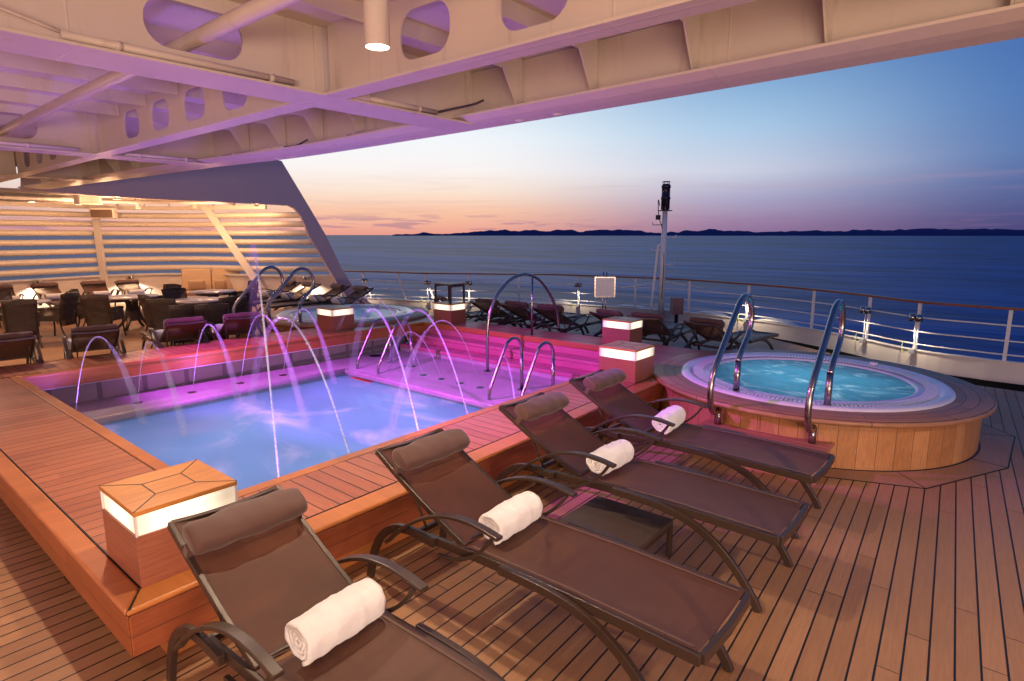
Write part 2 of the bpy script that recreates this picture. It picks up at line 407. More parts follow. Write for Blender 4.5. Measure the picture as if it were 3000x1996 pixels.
# ------------------------------------------------------------------ sea, hills
b = MB(); n = 72; rr = [0, 40, 120, 400, 1500, 6000, 25000, 70000]
vs = [(0, 0, -15)]; fs = []
for r_ in rr[1:]: vs += [(r_*math.cos(2*PI*k/n), r_*math.sin(2*PI*k/n), -15) for k in range(n)]
for k in range(n): fs.append((0, 1+k, 1+(k+1) % n))
for i in range(len(rr)-2):
    for k in range(n): a0 = 1+i*n; a1 = a0+n; fs.append((a0+k, a1+k, a1+(k+1) % n, a0+(k+1) % n))
b.add(vs, fs, True); struct(b.build('sea', 'sea'))
b = MB(); D = 14000.; prof = [(1150,1.),(1230,3),(1245,6),(1262,3),(1300,2),(1340,4.5),(1375,6),(1400,8),(1450,10),(1480,12),(1500,9),(1560,11),(1600,8),(1630,11),(1670,12),(1700,7),(1730,10),(1760,12),(1800,11),(1850,11.5),(1900,6),(1930,4.5),(1980,6),(2010,10),(2040,8),(2085,13),(2120,9),(2180,8),(2230,6),(2300,7.5),(2380,9),(2450,7),(2520,10),(2600,9),(2700,12),(2800,10),(2900,11),(3000,9),(3200,10),(3500,8)]
pts = []
for i in range(len(prof)-1):
    (u0, h0), (u1, h1) = prof[i], prof[i+1]
    for k in range(6):
        f = k/6; ff = f*f*(3-2*f); pts.append((u0+(u1-u0)*f, h0+(h1-h0)*ff+noise.noise(((u0+(u1-u0)*f)*.045, 0, 0))*2.6+noise.noise(((u0+(u1-u0)*f)*.16, 5, 0))*1.2))
vs = []; fs = []
for u, h in pts:
    d = ray(u, 688.6); d.z = 0; d.normalize(); hh = max(0, h)*1.35*D/1787+15+3
    for k, (dd, z) in enumerate(((0, -16), (60, -15+hh*.45), (350, -15+hh*.8), (900, -15+hh), (2200, -15+hh*.6), (4000, -16))):
        q = d*(D+dd); vs.append((q.x, q.y, z))
for i in range(len(pts)-1):
    for k in range(5): a = i*6+k; fs.append((a, a+6, a+7, a+1))
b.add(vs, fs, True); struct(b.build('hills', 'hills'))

# ------------------------------------------------------------------ deck with a hole for the pool
HX0, HX1, HY0, HY1 = 1.3, 9.2, 3.9, 10.8
edge = [(12.0,-8),(12.02,-.4),(12.1,.4),(12.9,2.0),(13.9,3.3),(15.0,4.9),(15.55,6.2),(15.7,7.3),(15.55,8.6),(15.2,10.2),(14.2,12.3),(13.2,14.2),(12.75,16.2),(12.5,18.2),(11.6,19.6),(10.9,21.6),(9.9,23.8),(8.6,25.0),(6.9,25.2),(3.9,24.2),(-6,22.5)]
bm = MB()
outer = edge + [(-6, -8)]
poly_right = edge[:] ; 
# split the deck into four bands round the hole
def clip(poly, f):   # keep f(p)>=0, linear
    out = []
    for i in range(len(poly)):
        a, c = poly[i], poly[(i+1) % len(poly)]; fa, fc = f(a), f(c)
        if fa >= 0: out.append(a)
        if (fa > 0) != (fc > 0) and fa != fc:
            t = fa/(fa-fc); out.append((a[0]+(c[0]-a[0])*t, a[1]+(c[1]-a[1])*t))
    return out
P0 = clip(outer, lambda p: HY0-p[1]); P1 = clip(outer, lambda p: p[1]-HY1)
Pm = clip(clip(outer, lambda p: p[1]-HY0), lambda p: HY1-p[1]); P2 = clip(Pm, lambda p: HX0-p[0]); P3 = clip(Pm, lambda p: p[0]-HX1)
for P in (P0, P1, P2, P3): bm.add([(x, y, 0) for x, y in P], [tuple(range(len(P)))])
# rim of the deck down to the gutter
e3 = [(x, y, 0) for x, y in edge]; e4 = [(x, y, -.16) for x, y in edge]
bm.add(e3+e4, [(i, i+1, len(edge)+i+1, len(edge)+i) for i in range(len(edge)-1)])
struct(bm.build('deck', 'deck'))

# margin boards of the deck beside the stern gutter and round the hot tub
def tubmargin(cx, cy, sgn):
    pts = []
    for a in range(-170, 60, 30): pts.append((cx+2.22*math.cos(R(a)), cy+sgn*2.22*math.sin(R(a))))
    inn = [(cx+1.84*math.cos(R(a)), cy+sgn*1.84*math.sin(R(a))) for a in range(-170, 60, 10)][:22]
    return pts, inn
# rail path (plan)
RAIL = curve([(12.35,17.9,0),(12.95,16.6,0),(13.3,15.1,0),(14.33,13.3,0),(15.2,11.8,0),(15.73,10.6,0),(16.13,7.9,0),(16.1,6.9,0),(15.83,5.72,0),(15.43,4.28,0),(14.6,2.75,0),(13.55,1.35,0),(13.34,.4,0),(13.28,-.16,0),(13.2,-3,0),(13.2,-8,0)], 5)
def railpt_for(u):
    """point of the rail path seen in column u"""
    best = None
    for i in range(len(RAIL)-1):
        a, c = RAIL[i], RAIL[i+1]
        for k in range(20):
            p = a.lerp(c, k/20); d = Vector((p.x, p.y, 1.0-2.4)); uu = 1500+1760*d.dot(RT)/d.dot(fw)
            e = abs(uu-u)
            if best is None or e < best[0]: best = (e, p.copy(), (c-a).normalized())
    return best[1], best[2]
b = MB(); N = len(edge)
wl = [(12.45, 17.9)]
gut = [(p.x-.02*0, p.y) for p in RAIL][::-1]
poly = edge[:14] ; gp = [(x, y, -.13) for x, y in ([(p.x+.1, p.y) for p in RAIL][::-1])]
b.add(gp+[(x-.3, y, -.13) for x, y in edge[:14][::-1]], [tuple(range(len(gp)+14))])
struct(b.build('gutter', 'gutter'))
t_ = thing('bulwark', 'low white painted bulwark curving round the stern below the railing', 'bulwark', (16.1, 7.3, 0))
b = MB(); path = [(p.x, p.y, .055) for p in RAIL]; b.band(path, .05, .36); b.build('plate', 'white_paint', t_)
b = MB(); b.band([(p.x, p.y, .245) for p in RAIL], .10, .018); b.build('cap', 'white_paint', t_)
# fairings outside
for i, (u, w_, lab) in enumerate([(1640, 46, 'pale rounded deck fairing outside the railing, behind the chrome arch'), (1838, 66, 'flat pale deck fairing outside the railing beside the white sign board'), (2068, 72, 'rounded deck fairing outside the railing just right of the brown junction box'), (2262, 84, 'rounded deck fairing outside the railing above the right hot tub')]):
    p, d = railpt_for(u); nrm = Vector((d.y, -d.x, 0)); 
    if nrm.x < 0: nrm = -nrm
    dist = (p-Vector((0, 0, 0))).length; L_ = w_/1760*dist*1.0
    c = p+nrm*.25
    b = MB(); pr_ = []
    for s in range(-6, 7):
        f = s/6; hh = .10*(1-abs(f)**3.5)
        pr_.append((f*L_/2*1.5, hh))
    vs = []
    for off in (-.14, .14):
        for l, hh in pr_: q = c+d*l+nrm*off; vs.append((q.x, q.y, .20+hh*.9))
        for l, hh in pr_[::-1]: q = c+d*l+nrm*off; vs.append((q.x, q.y, .10))
    m_ = 26
    b.add(vs, [tuple(range(m_)), tuple(range(2*m_-1, m_-1, -1))]+[(k, (k+1) % m_, m_+(k+1) % m_, m_+k) for k in range(m_)])
    tag(b.build('deck_fairing', 'white_paint', bevel=.03), lab, 'fairing', 'pale fairings outside the stern railing')

# ------------------------------------------------------------------ railing
rl = thing('railing', 'white stern railing with three wires and a varnished red-brown handrail', 'railing', (16.1, 7.3, .2))
b = MB(); b.band([(p.x, p.y, 1.16) for p in RAIL], .11, .045); b.build('handrail', 'handrail_wood', rl, .01)
for z in (.87, .60, .36):
    b = MB(); b.tube([(p.x, p.y, z) for p in RAIL], .014, 8); b.build('wire', 'rail_paint', rl)
posts = [1061, 1165, 1245, 1374, 1520, 1697, 1862, 1935, 2021, 2194, 2385, 2549, 2694, 2961, 3300]
RP = {}
for u in posts:
    p, d = railpt_for(u); RP[u] = (p, d)
    lean = Vector((0, 0, 0))
    if u < 1250: lean = d*.42
    b = MB(); b.band([p+Vector((0, 0, .0))+lean, p+Vector((0, 0, 1.14))], .035, .055, up=tuple(d)); b.build('post', 'rail_paint', rl)

# lamps clipped on posts and walls
def deck_lamp(loc, rz, label, low=True):
    o = thing('deck_lamp', label, 'lamp', loc, rz, 'twin chrome deck lamps along the rails', world=False)
    b = MB()
    for dy in (-.062, .062): b.lathe([(.001, .13), (.055, .13), (.055, 0), (.048, 0), (.048, .01)], (-.06, dy, 0), 16)
    b.build('housing', 'chrome', o)
    b = MB()
    for dy in (-.062, .062): b.lathe([(.001, .012), (.046, .012)], (-.06, dy, 0), 16)
    b.build('lens', 'lens', o)
    b = MB(); b.box((-.03, -.02, .02), (.03, .02, .09)); b.build('bracket', 'black_metal', o)
    if low:
        b = MB(); b.box((-.09, -.05, -.62), (-.01, .05, -.53)); b.build('box', 'grey_box', o, .006)
        b = MB(); b.tube(curve([(-.05, 0, .0), (-.045, .01, -.2), (-.05, -.01, -.4), (-.05, 0, -.53)]), .008, 6); b.build('conduit', 'rail_paint', o)
        b = MB(); b.tube(curve([(-.05, .05, -.56), (-.10, .13, -.62), (-.06, .20, -.52), (.0, .22, -.42)]), .006, 6); b.build('cable', 'cable', o)
    return o
LAMPL = {1061: 'chrome twin lamp on a slanting post, nearest the raked white arch', 1245: 'chrome twin lamp on the slanting post left of the dark table on a lantern', 1374: 'chrome twin lamp on the post right of the dark table on a lantern', 1697: 'chrome twin lamp on the post left of the white sign board', 2194: 'chrome twin lamp behind the left grab rail of the right hot tub', 2549: 'chrome twin lamp right of the grab rails, at a wide post above the hot tub', 2694: 'chrome twin lamp on the railing post at the handrail joint, rightmost of the lamps'}
LAMPS = []
for u, lab in LAMPL.items():
    p, d = RP[u]; ang = math.atan2(d.y, d.x); nx = math.atan2(-p.y+7, 9-p.x)
    nrm = Vector((d.y, -d.x, 0)); 
    if nrm.x < 0: nrm = -nrm
    q = p-nrm*.03
    if u < 1250: q = q+d*.13
    deck_lamp((q.x, q.y, .80), math.atan2(nrm.y, nrm.x), lab)
    LAMPS.append((q-nrm*.30, .78, 16 if u != 2194 else 22))
# ------------------------------------------------------------------ mast
ms = thing('light_mast', 'white stern mast with step rungs and a black cylindrical beacon on top', 'mast', (16.0, 7.78, 0))
mx, my = 16.0, 7.78
b = MB(); b.tube([(mx, my, .1), (mx, my, 1.6), (mx, my, 3.05)], [.085, .08, .07], 16); b.build('pole', 'rail_paint', ms)
b = MB(); b.lathe([(.001, 0), (.2, 0), (.2, .02), (.09, .03), (.12, .05), (.12, .32), (.135, .33), (.135, .37), (.12, .38), (.115, .62), (.13, .64), (.13, .69), (.10, .73), (.10, .74), (.001, .74)], (mx, my, 3.06), 20); b.build('beacon', 'smoke', ms)
b = MB(); b.tube([(mx+.10*math.cos(a), my+.10*math.sin(a), 3.86) for a in [2*PI*k/16 for k in range(16)]], .01, 6, closed=True)
for a in (0, PI/2, PI, 1.5*PI): b.tube([(mx+.1*math.cos(a), my+.1*math.sin(a), 3.78), (mx+.1*math.cos(a), my+.1*math.sin(a), 3.86)], .009, 6)
b.build('guard', 'black_metal', ms)
for k, (z, s) in enumerate(((2.68, -1), (2.33, 1), (1.97, -1), (1.57, 1))):
    b = MB(); d = RT*s; b.tube(curve([Vector((mx, my, z)), Vector((mx, my, z))+d*.22, Vector((mx, my, z))+d*.32, Vector((mx, my, z+.07))+d*.34], 4), .016, 8); b.build('rung', 'rail_paint', ms)
b = MB(); s0 = Vector((mx, my, 0))-RT*.30; b.tube(curve([s0+Vector((0, 0, .1)), s0+RT*.08+Vector((0, 0, 1.2)), s0+RT*.14+Vector((0, 0, 2.0)), s0+RT*.18+Vector((0, 0, 2.12)), Vector((mx, my, 2.13))], 6), .035, 10); b.build('stay', 'rail_paint', ms)
for s in (-1, 1):
    b = MB(); b.tube([Vector((mx, my, 1.1)), Vector((mx, my, .88))+RT*s*1.2+fw*(-.1)], .016, 8); b.build('brace', 'rail_paint', ms)
b = MB(); b.tube(curve([(mx-.14, my+.1, 3.2), (mx-.18, my+.12, 3.35), (mx-.12, my+.16, 3.3), (mx-.13, my+.12, 2.9), (mx-.05, my+.02, 2.5), (mx-.06, my-.06, 1.6), (mx-.08, my-.05, .6)], 5), .012, 6); b.box((mx-.2, my+.08, 2.82), (mx-.1, my+.18, 2.95)); b.build('cable', 'dark_cable', ms)
b = MB(); q = Vector((15.35, 6.98, 0)); b.box((-.17, -.14, -.22), (.17, .14, .22))
jb = thing('junction_box', 'brown metal box on a short stem in front of the mast', 'box', (15.35, 7.0, 0), R(40), world=False)
b.v = [v+Vector((0, 0, .50)) for v in b.v]; b.build('cabinet', 'box_brown', jb, .01)
b = MB(); b.lathe([(.10, 0), (.10, .02), (.05, .03), (.05, .29)], (0, 0, 0), 12); b.build('stem', 'black_metal', jb)
# sign board
sg = thing('sign_board', 'blank white board on two chrome posts behind the aft lantern', 'sign', (11.7, 7.07, 0), R(40-4), world=False)
b = MB(); b.box((-.02, -.24, 1.01), (.02, .24, 1.48)); b.build('frame', 'chrome', sg, .006)
b = MB(); b.box((-.028, -.205, 1.03), (-.019, .205, 1.45)); b.build('panel', 'sign', sg)
for yy in (-.12, .0, .04, .08):
    for zz in (1.10, 1.38):
        pass
b = MB()
for yy in (.06, -.06, -.10, -.14):
    for zz in (1.11, 1.38): b.lathe([(.001, 0), (.006, 0), (.006, .004), (.001, .004)], (0, 0, 0), 8)
    # turn studs to face the reader
b2 = MB()
for yy in (.07, -.05, -.09, -.13):
    for zz in (1.11, 1.38): b2.box((-.032, yy-.005, zz-.005), (-.027, yy+.005, zz+.005))
b2.build('stud', 'black_metal', sg)
for s in (-.035, .035):
    b = MB(); b.tube([(.05, s, 0), (.05, s, 1.59)], .017, 10); b.build('post', 'chrome', sg)

# ------------------------------------------------------------------ pool surround (curb)
ZT = .5
cb = thing('pool_surround', 'raised teak coping box around the pool with caulked cross planks', 'pool surround', (.87, 3.3, 0))
def yo(x): return 3.30+(x-.865)*.022          # outer near
def yi(x): return 4.33+(x-1.82)*.018          # inner near
def yfi(x): return 10.22-(x-1.84)*.034        # inner far
def yfo(x): return 11.20-(x-1.84)*.030
XR = 7.55
def quad(b, a0, a1, b0, b1, z0, z1):
    return b.prism([a0, a1, b1, b0], z0, z1)
# near: nosing, planks, lip
b = MB(); b.prism([(.865, yo(.865)), (XR, yo(XR)), (XR, yo(XR)+.2), (1.0, yo(1.0)+.2)], .462, ZT); b.build('front_nosing', 'board_x', cb, .03, 4)
b = MB(); b.prism([(1.003, yo(1)+.207), (XR, yo(XR)+.207), (XR, yi(XR)-.127), (1.70, yi(1.7)-.127), (1.70, yo(1)+.55), (1.003, yo(1)+.55)], .44, ZT-.002); b.build('front_planking', 'plank_y', cb)
b = MB(); b.prism([(1.70, yi(1.7)-.12), (XR, yi(XR)-.12), (XR, yi(XR)), (1.82, yi(1.82))], .42, ZT); b.build('front_lip', 'board_x', cb, .012, 2)
# left
b = MB(); b.prism([(.865, yo(.865)+.001), (.998, yo(1)+.201), (.998, 11.23), (.865, 11.23)], .462, ZT); b.build('side_nosing', 'board_y', cb, .03, 4)
b = MB(); b.prism([(1.004, yo(1)+.55), (1.698, yo(1)+.55), (1.698, 10.30), (1.004, 10.30)], .44, ZT-.003); b.build('side_planking', 'plank_x', cb)
b = MB(); b.prism([(1.705, yi(1.7)-.115), (1.82, yi(1.82)+.004), (1.82, 10.22), (1.705, 10.30)], .42, ZT+.001); b.build('side_lip', 'board_y', cb, .012, 2)
# far
FX = 9.0
b = MB(); b.prism([(1.0, 10.40), (FX, yfi(FX)+.11), (FX, yfo(FX)), (1.0, 11.22)], .44, ZT-.0025); b.build('rear_planking', 'plank_y', cb)
b = MB(); b.prism([(1.82, 10.235), (FX, yfi(FX)), (FX, yfi(FX)+.105), (1.70, 10.345)], .44, ZT); b.build('rear_lip', 'board_x', cb, .02, 3)
b = MB(); b.prism([(.865, 11.20), (1.8, 11.215), (8.0, yfo(8)+.005), (8.0, yfo(8)+.03), (.865, 11.25)], .40, ZT+.002); b.build('rear_nosing', 'board_x', cb, .01)
# skirts
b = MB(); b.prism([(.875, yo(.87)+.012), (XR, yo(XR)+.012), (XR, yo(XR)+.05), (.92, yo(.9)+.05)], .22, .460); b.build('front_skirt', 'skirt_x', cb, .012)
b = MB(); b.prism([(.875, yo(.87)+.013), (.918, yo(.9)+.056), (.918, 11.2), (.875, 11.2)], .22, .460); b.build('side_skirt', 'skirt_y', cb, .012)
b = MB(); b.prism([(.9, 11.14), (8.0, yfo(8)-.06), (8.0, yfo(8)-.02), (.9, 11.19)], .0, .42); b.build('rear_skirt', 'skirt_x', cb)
b = MB(); b.prism([(1.11, 3.50), (XR, 3.64), (XR, 3.68), (1.15, 3.54)], .0, .44); b.build('front_base', 'board_x', cb)
b = MB(); b.prism([(1.11, 3.51), (1.15, 3.55), (1.15, 11.1), (1.11, 11.1)], .0, .44); b.build('side_base', 'board_y', cb)
# inner fascia (wood)
b = MB(); b.prism([(1.85, 10.26), (9., yfi(9)+.02), (9., yfi(9)+.06), (1.85, 10.30)], .27, .438); b.build('rear_fascia', 'board_x', cb)
b = MB(); b.prism([(1.85, 10.255), (8.9, yfi(8.9)+.015), (8.9, yfi(8.9)+.05), (1.85, 10.29)], .258, .268); b.build('edge_highlight', 'rail_paint', cb)  # pale strip modelled in place of the highlight along the fascia's lower edge
b = MB(); b.prism([(1.76, 4.3), (1.80, 4.3), (1.80, 10.26), (1.76, 10.26)], -.02, .42); b.build('side_fascia', 'board_y', cb)
b = MB(); b.prism([(1.76, 4.27), (8.2, yi(8.2)-.04), (8.2, yi(8.2)), (1.76, 4.30)], -.02, .42); b.build('front_fascia', 'board_x', cb)
# mitre joint at the corner
b = MB(); b.slab([(.872, 3.31, ZT-.02), (.884, 3.315, ZT+.0015), (1.004, 3.505, ZT+.0015), (1.012, 3.505, ZT+.0015), (.894, 3.308, ZT+.0015), (.882, 3.303, ZT-.02)], (0, 0, .0015)); b.build('mitre_joint', 'caulk', cb)
for nm, pl in (('groove', [(1.0, yo(1)+.199), (XR, yo(XR)+.199), (XR, yo(XR)+.208), (1.0, yo(1)+.208)]), ('groove', [(.997, 3.5), (1.005, 3.5), (1.005, 11.2), (.997, 11.2)]), ('groove', [(1.697, 4.2), (1.706, 4.2), (1.706, 10.35), (1.697, 10.35)]), ('groove', [(1.7, yi(1.7)-.129), (XR, yi(XR)-.129), (XR, yi(XR)-.119), (1.7, yi(1.7)-.119)])):
    b = MB(); b.prism(pl, .41, ZT-.0035+.0035*(.3)); b.build(nm, 'caulk', cb)

# ------------------------------------------------------------------ pool basin
ps = thing('swimming_pool', 'tiled pool basin with a shallow ledge, fountain nozzles and broad teak steps', 'pool', (4, 7, -1.6))
LZ = -.05; WZ = -.18
b = MB()
b.prism([(1.80, 9.41), (6.39, 9.41), (6.39, 4.82), (1.80, 4.82), (1.80, 4.30), (8.25, 4.35), (8.25, 10.5), (1.80, 10.5)], LZ-.13, LZ); b.build('ledge', 'tile', ps)
def coping(pts, name):
    b = MB(); b.tube(pts, .065, 14, cap=True); b.build(name, 'tile', ps)
coping([(1.80, 9.40, LZ-.062), (6.45, 9.40, LZ-.062)], 'coping'); coping([(6.40, 9.42, LZ-.0625), (6.40, 4.80, LZ-.0625)], 'coping'); coping([(6.42, 4.83, LZ-.062), (1.80, 4.83, LZ-.062)], 'coping')
b = MB(); b.prism([(1.80, 9.42), (6.47, 9.42), (6.47, 9.5), (1.80, 9.5)], -1.6, LZ-.10); b.prism([(6.42, 4.80), (6.5, 4.80), (6.5, 9.42), (6.42, 9.42)], -1.6, LZ-.10)
b.prism([(1.80, 4.72), (6.42, 4.72), (6.42, 4.80), (1.80, 4.80)], -1.6, LZ-.10); b.prism([(1.72, 4.72), (1.795, 4.72), (1.795, 9.5), (1.72, 9.5)], -1.6, LZ+.3)
b.build('wall', 'tile_big', ps)
b = MB(); b.box((1.7, 4.6, -1.62), (6.5, 9.5, -1.56)); b.build('floor', 'tile', ps)
b = MB(); b.prism([(1.80, 10.47), (8.6, 10.30), (8.6, 10.36), (1.80, 10.53)], LZ-.1, .30); b.build('rear_wall', 'tile_big', ps)
# steps
Y0, Y1 = 4.42, 10.02
b = MB(); b.box((8.22, Y0, LZ-.1), (8.60, Y1, .02)); b.build('step_base', 'tile', ps)
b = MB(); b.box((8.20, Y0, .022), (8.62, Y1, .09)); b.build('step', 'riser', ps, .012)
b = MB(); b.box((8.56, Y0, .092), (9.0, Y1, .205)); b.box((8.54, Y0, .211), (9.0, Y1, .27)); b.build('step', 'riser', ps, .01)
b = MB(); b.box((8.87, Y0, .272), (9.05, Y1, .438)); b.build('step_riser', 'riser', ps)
b = MB(); b.box((8.55, 9.9, .1), (8.86, 10.2, .44)); b.build('step_end', 'board_x', ps)
for i in range(5):
    x = 2.27+.772*i
    b = MB(); b.lathe([(.001, .008), (.022, .008), (.03, .003), (.055, .006), (.068, 0)], (x, 9.78, LZ+.001), 20, cap=False); b.build('nozzle', 'chrome', ps)
for y in (7.88, 7.42, 6.96, 6.50):
    b = MB(); b.lathe([(.001, .008), (.022, .008), (.03, .003), (.055, .006), (.068, 0)], (6.96, y, LZ+.001), 20, cap=False); b.build('nozzle', 'chrome', ps)
b = MB(); b.lathe([(.001, .004), (.12, .004), (.13, 0)], (7.5, 9.95, LZ+.001), 24, cap=False); b.build('drain', 'black_metal', ps)
b = MB(); vs = []; nx_, ny_ = 40, 40
for j in range(ny_+1):
    for i in range(nx_+1):
        x = 1.79+(6.435-1.79)*i/nx_; y = 4.79+(9.43-4.79)*j/ny_; vs.append((x, y, WZ+.006*noise.noise((x*1.3, y*1.3, 0))))
b.add(vs, [(j*(nx_+1)+i, j*(nx_+1)+i+1, (j+1)*(nx_+1)+i+1, (j+1)*(nx_+1)+i) for j in range(ny_) for i in range(nx_)], True)
struct(b.build('pool_water', 'pool_water'))

# ------------------------------------------------------------------ platform behind the steps
pf = thing('step_platform', 'raised teak landing behind the pool steps joining both hot tubs', 'platform', (9.2, 7, 0))
b = MB(); b.prism([(8.85, 4.4), (8.85, 10.0), (9.0, 10.4), (9.0, 11.0), (9.62, 11.0), (9.62, 3.3), (9.2, 3.2), (7.556, 3.2), (7.556, 4.4)], .44, ZT-.001); b.build('planking', 'plat', pf)
b = MB(); b.box((8.84, 4.4, .40), (8.93, 10.0, ZT+.002)); b.build('nosing', 'board_y', pf, .015, 3)
b = MB(); b.box((9.55, 3.4, 0), (9.60, 10.9, .438)); b.build('back_skirt', 'skirt_y', pf)
b = MB(); b.box((7.5, 3.62, 0), (7.56, 4.3, .438)); b.build('end_skirt', 'board_y', pf)

# ------------------------------------------------------------------ hot tubs
def hot_tub(cx, cy, sg_, label, wmat):
    o = thing('hot_tub', label, 'hot tub', (cx, cy, 0), world=False)
    b = MB(); b.lathe([(1.86, 0), (1.86, .49)], n=96, cap=False); b.build('cladding', 'stave', o)
    b = MB(); b.lathe([(1.86, .49), (1.95, .49), (1.975, .505), (1.975, .535), (1.955, .55), (1.59, .55)], n=96, cap=False); b.build('deck_ring', 'ring', o)
    b = MB(); b.lathe([(1.60, .551), (1.585, .572), (1.54, .58), (1.47, .575), (1.45, .565), (1.27, .555), (1.25, .562), (1.225, .565), (1.20, .55), (1.19, .40), (1.15, .15)], n=96, cap=False); b.build('shell', 'white_shell', o)
    # overflow grille
    b = MB(); nn = 190
    for k in range(nn):
        a = 2*PI*k/nn; c, s = math.cos(a), math.sin(a); q = lambda r, w: (r*c-w*s, r*s+w*c)
        w = .013
        b.prism([q(1.30, -w), q(1.43, -w), q(1.43, w), q(1.30, w)], .562, .574)
    b.build('grille', 'white_shell', o)
    b = MB(); b.lathe([(.001, .538), (.5, .539), (1.205, .54)], n=64, cap=False); b.build('water', wmat, o)
    b = MB(); b.lathe([(.001, .05), (.8, .05), (1.16, .16)], n=48, cap=False); b.build('basin', 'white_shell', o)
    b = MB(); b.lathe([(.001, .03), (.05, .03), (.055, 0)], (1.35, sg_*-.55, .575), 16, cap=False); b.build('knob', 'white_shell', o)
    b = MB(); y0, y1 = (-.70, .57) if sg_ > 0 else (-.57, .70)
    b.box((-2.28, y0, .0), (-1.70, y1, .245)); b.build('step_box', 'stave', o)
    b = MB(); b.box((-2.31, y0-.03, .245), (-1.70, y1+.03, .285)); b.build('step_tread', 'plat', o, .01)
    return o
TC = (8.42, 1.98)
hot_tub(TC[0], TC[1], 1, 'round teak clad hot tub with bubbling turquoise water, nearest the loungers', 'tub_water')
TL = (8.45, 12.28)
hot_tub(TL[0], TL[1], -1, 'round teak clad hot tub with calm pale water on the far side of the pool', 'tub_water_calm')
# deck margin boards around the near tub
b = MB()
ring = [(-172, 2.20), (-138, 2.30), (-104, 2.20), (-70, 2.32), (-38, 2.20), (-8, 2.32), (20, 2.2)]
for i in range(len(ring)-1):
    a0, r0 = ring[i]; a1, r1 = ring[i+1]
    P = lambda a, r: (TC[0]+r*math.cos(R(a)), TC[1]+r*math.sin(R(a)))
    inner = [P(a1+(a0-a1)*k/6, 1.87) for k in range(7)]
    b.prism([P(a0+.2, r0), P(a1-.2, r1)]+inner, .0, .004)
M['margin'] = teak('deck_margin_board', 'x', .9, 0, 1.7, (.39, .215, .13), (.33, .18, .107), .5, 0., weather=.3, grainy=.6)
tg = b.build('deck_margin', 'margin'); struct(tg)
b = MB()
for i in range(len(ring)-1):
    a0, r0 = ring[i]; a1, r1 = ring[i+1]
    p0 = Vector((TC[0]+r0*math.cos(R(a0)), TC[1]+r0*math.sin(R(a0)), .0025)); p1 = Vector((TC[0]+r1*math.cos(R(a1)), TC[1]+r1*math.sin(R(a1)), .0025)); q1 = Vector((TC[0]+1.87*math.cos(R(a1)), TC[1]+1.87*math.sin(R(a1)), .0025))
    b.band([p0, p1], .012, .006); b.band([p1, q1], .008, .006)
b.lathe([(1.862, .006), (1.885, .006), (1.885, .001)], (TC[0], TC[1], 0), 96, cap=False)
struct(b.build('deck_caulk', 'caulk'))

def grab_rail(y, sgn, label, dx=0., zb=.285):
    o = thing('grab_rail', label, 'grab rail', (7.07+dx, y, .55), group='looped chrome grab rails at the hot tubs')
    pts = [(7.07,.55),(7.07,.92),(7.16,1.03),(7.36,1.20),(7.44,1.36),(7.42,1.52),(7.33,1.64),(7.19,1.69),(7.04,1.65),(6.92,1.55),(6.62,1.24),(6.36,.97),(6.28,.82),(6.27,.65),(6.33,.50),(6.44,.44),(6.54,.45)]
    b = MB(); b.tube([(7.07+dx, y, .55), (7.07+dx, y, .92)], .037, 16); b.build('upright', 'chrome', o)
    b = MB(); b.tube(curve([(x+dx, y, z) for x, z in pts[1:]], 6), .033, 16); b.build('loop', 'chrome', o)
    b = MB(); b.tube([(6.53+dx, y, zb), (6.53+dx, y, .45)], .038, 16); b.build('foot_post', 'chrome', o)
    b = MB(); b.lathe([(.04, .02), (.08, .012), (.088, 0)], (7.07+dx, y, .551), 20, cap=False); b.build('flange', 'chrome', o)
grab_rail(2.42, 1, 'left looped grab rail at the right hot tub, rising beside the deck lamp')
grab_rail(1.43, 1, 'right looped grab rail at the right hot tub, in front of the bubbling water')
grab_rail(11.80, 1, 'looped grab rail at the far hot tub, nearer to the pool', -.12)
grab_rail(12.78, 1, 'looped grab rail at the far hot tub, left one beside the wicker chairs', -.30)
# big arch rail
ar = thing('arch_rail', 'tall chrome arch handrail with centre post spanning the pool steps', 'handrail', (7.93, 7.22, LZ))
A = [(7.93,-.05),(7.93,.5),(7.97,.92),(8.06,1.16),(8.22,1.39),(8.53,1.61),(8.88,1.67),(9.23,1.54),(9.53,1.23),(9.72,.86),(9.77,.5)]
b = MB(); b.tube(curve([(x, 7.22-(x-7.93)*.147, z) for x, z in A], 6), .028, 14); b.build('arch', 'chrome', ar)
b = MB(); b.tube([(9.02, 7.05, ZT), (9.02, 7.05, 1.62)], .022, 12); b.build('post', 'chrome', ar)
b = MB(); b.lathe([(.03, .012), (.07, .01), (.078, 0)], (7.93, 7.22, LZ+.001), 20, cap=False); b.build('flange', 'chrome', ar)
# pool ladders
def ladder(ys, label, tread=True):
    o = thing('pool_ladder', label, 'ladder', (7.29, ys[0], LZ), group='chrome pool ladders')
    for y in ys:
        b = MB(); b.tube([(7.29, y, LZ), (7.29, y, .55)], .027, 14)
        b.tube(curve([(7.29, y, .5), (7.28, y, .66), (7.20, y, .78), (7.08, y, .815), (6.97, y, .78), (6.88, y, .69), (6.60, y, .22), (6.52, y, .07), (6.50, y, -.10), (6.50-.06, y, -.30), (6.40, y, -.9)], 6), .024, 12)
        b.build('rail', 'chrome', o)
        b = MB(); b.lathe([(.03, .012), (.07, .01), (.078, 0)], (7.29, y, LZ+.001), 20, cap=False); b.build('flange', 'chrome', o)
    b = MB(); b.box((6.32, min(ys), -.215), (6.44, max(ys), -.175)); b.build('tread', 'board_y', o, .006)
ladder((9.19, 8.57), 'chrome pool ladder at the far corner of the water, its red-brown tread showing')
ladder((5.90, 5.28), 'chrome pool ladder nearer the lantern at the right end of the curb')

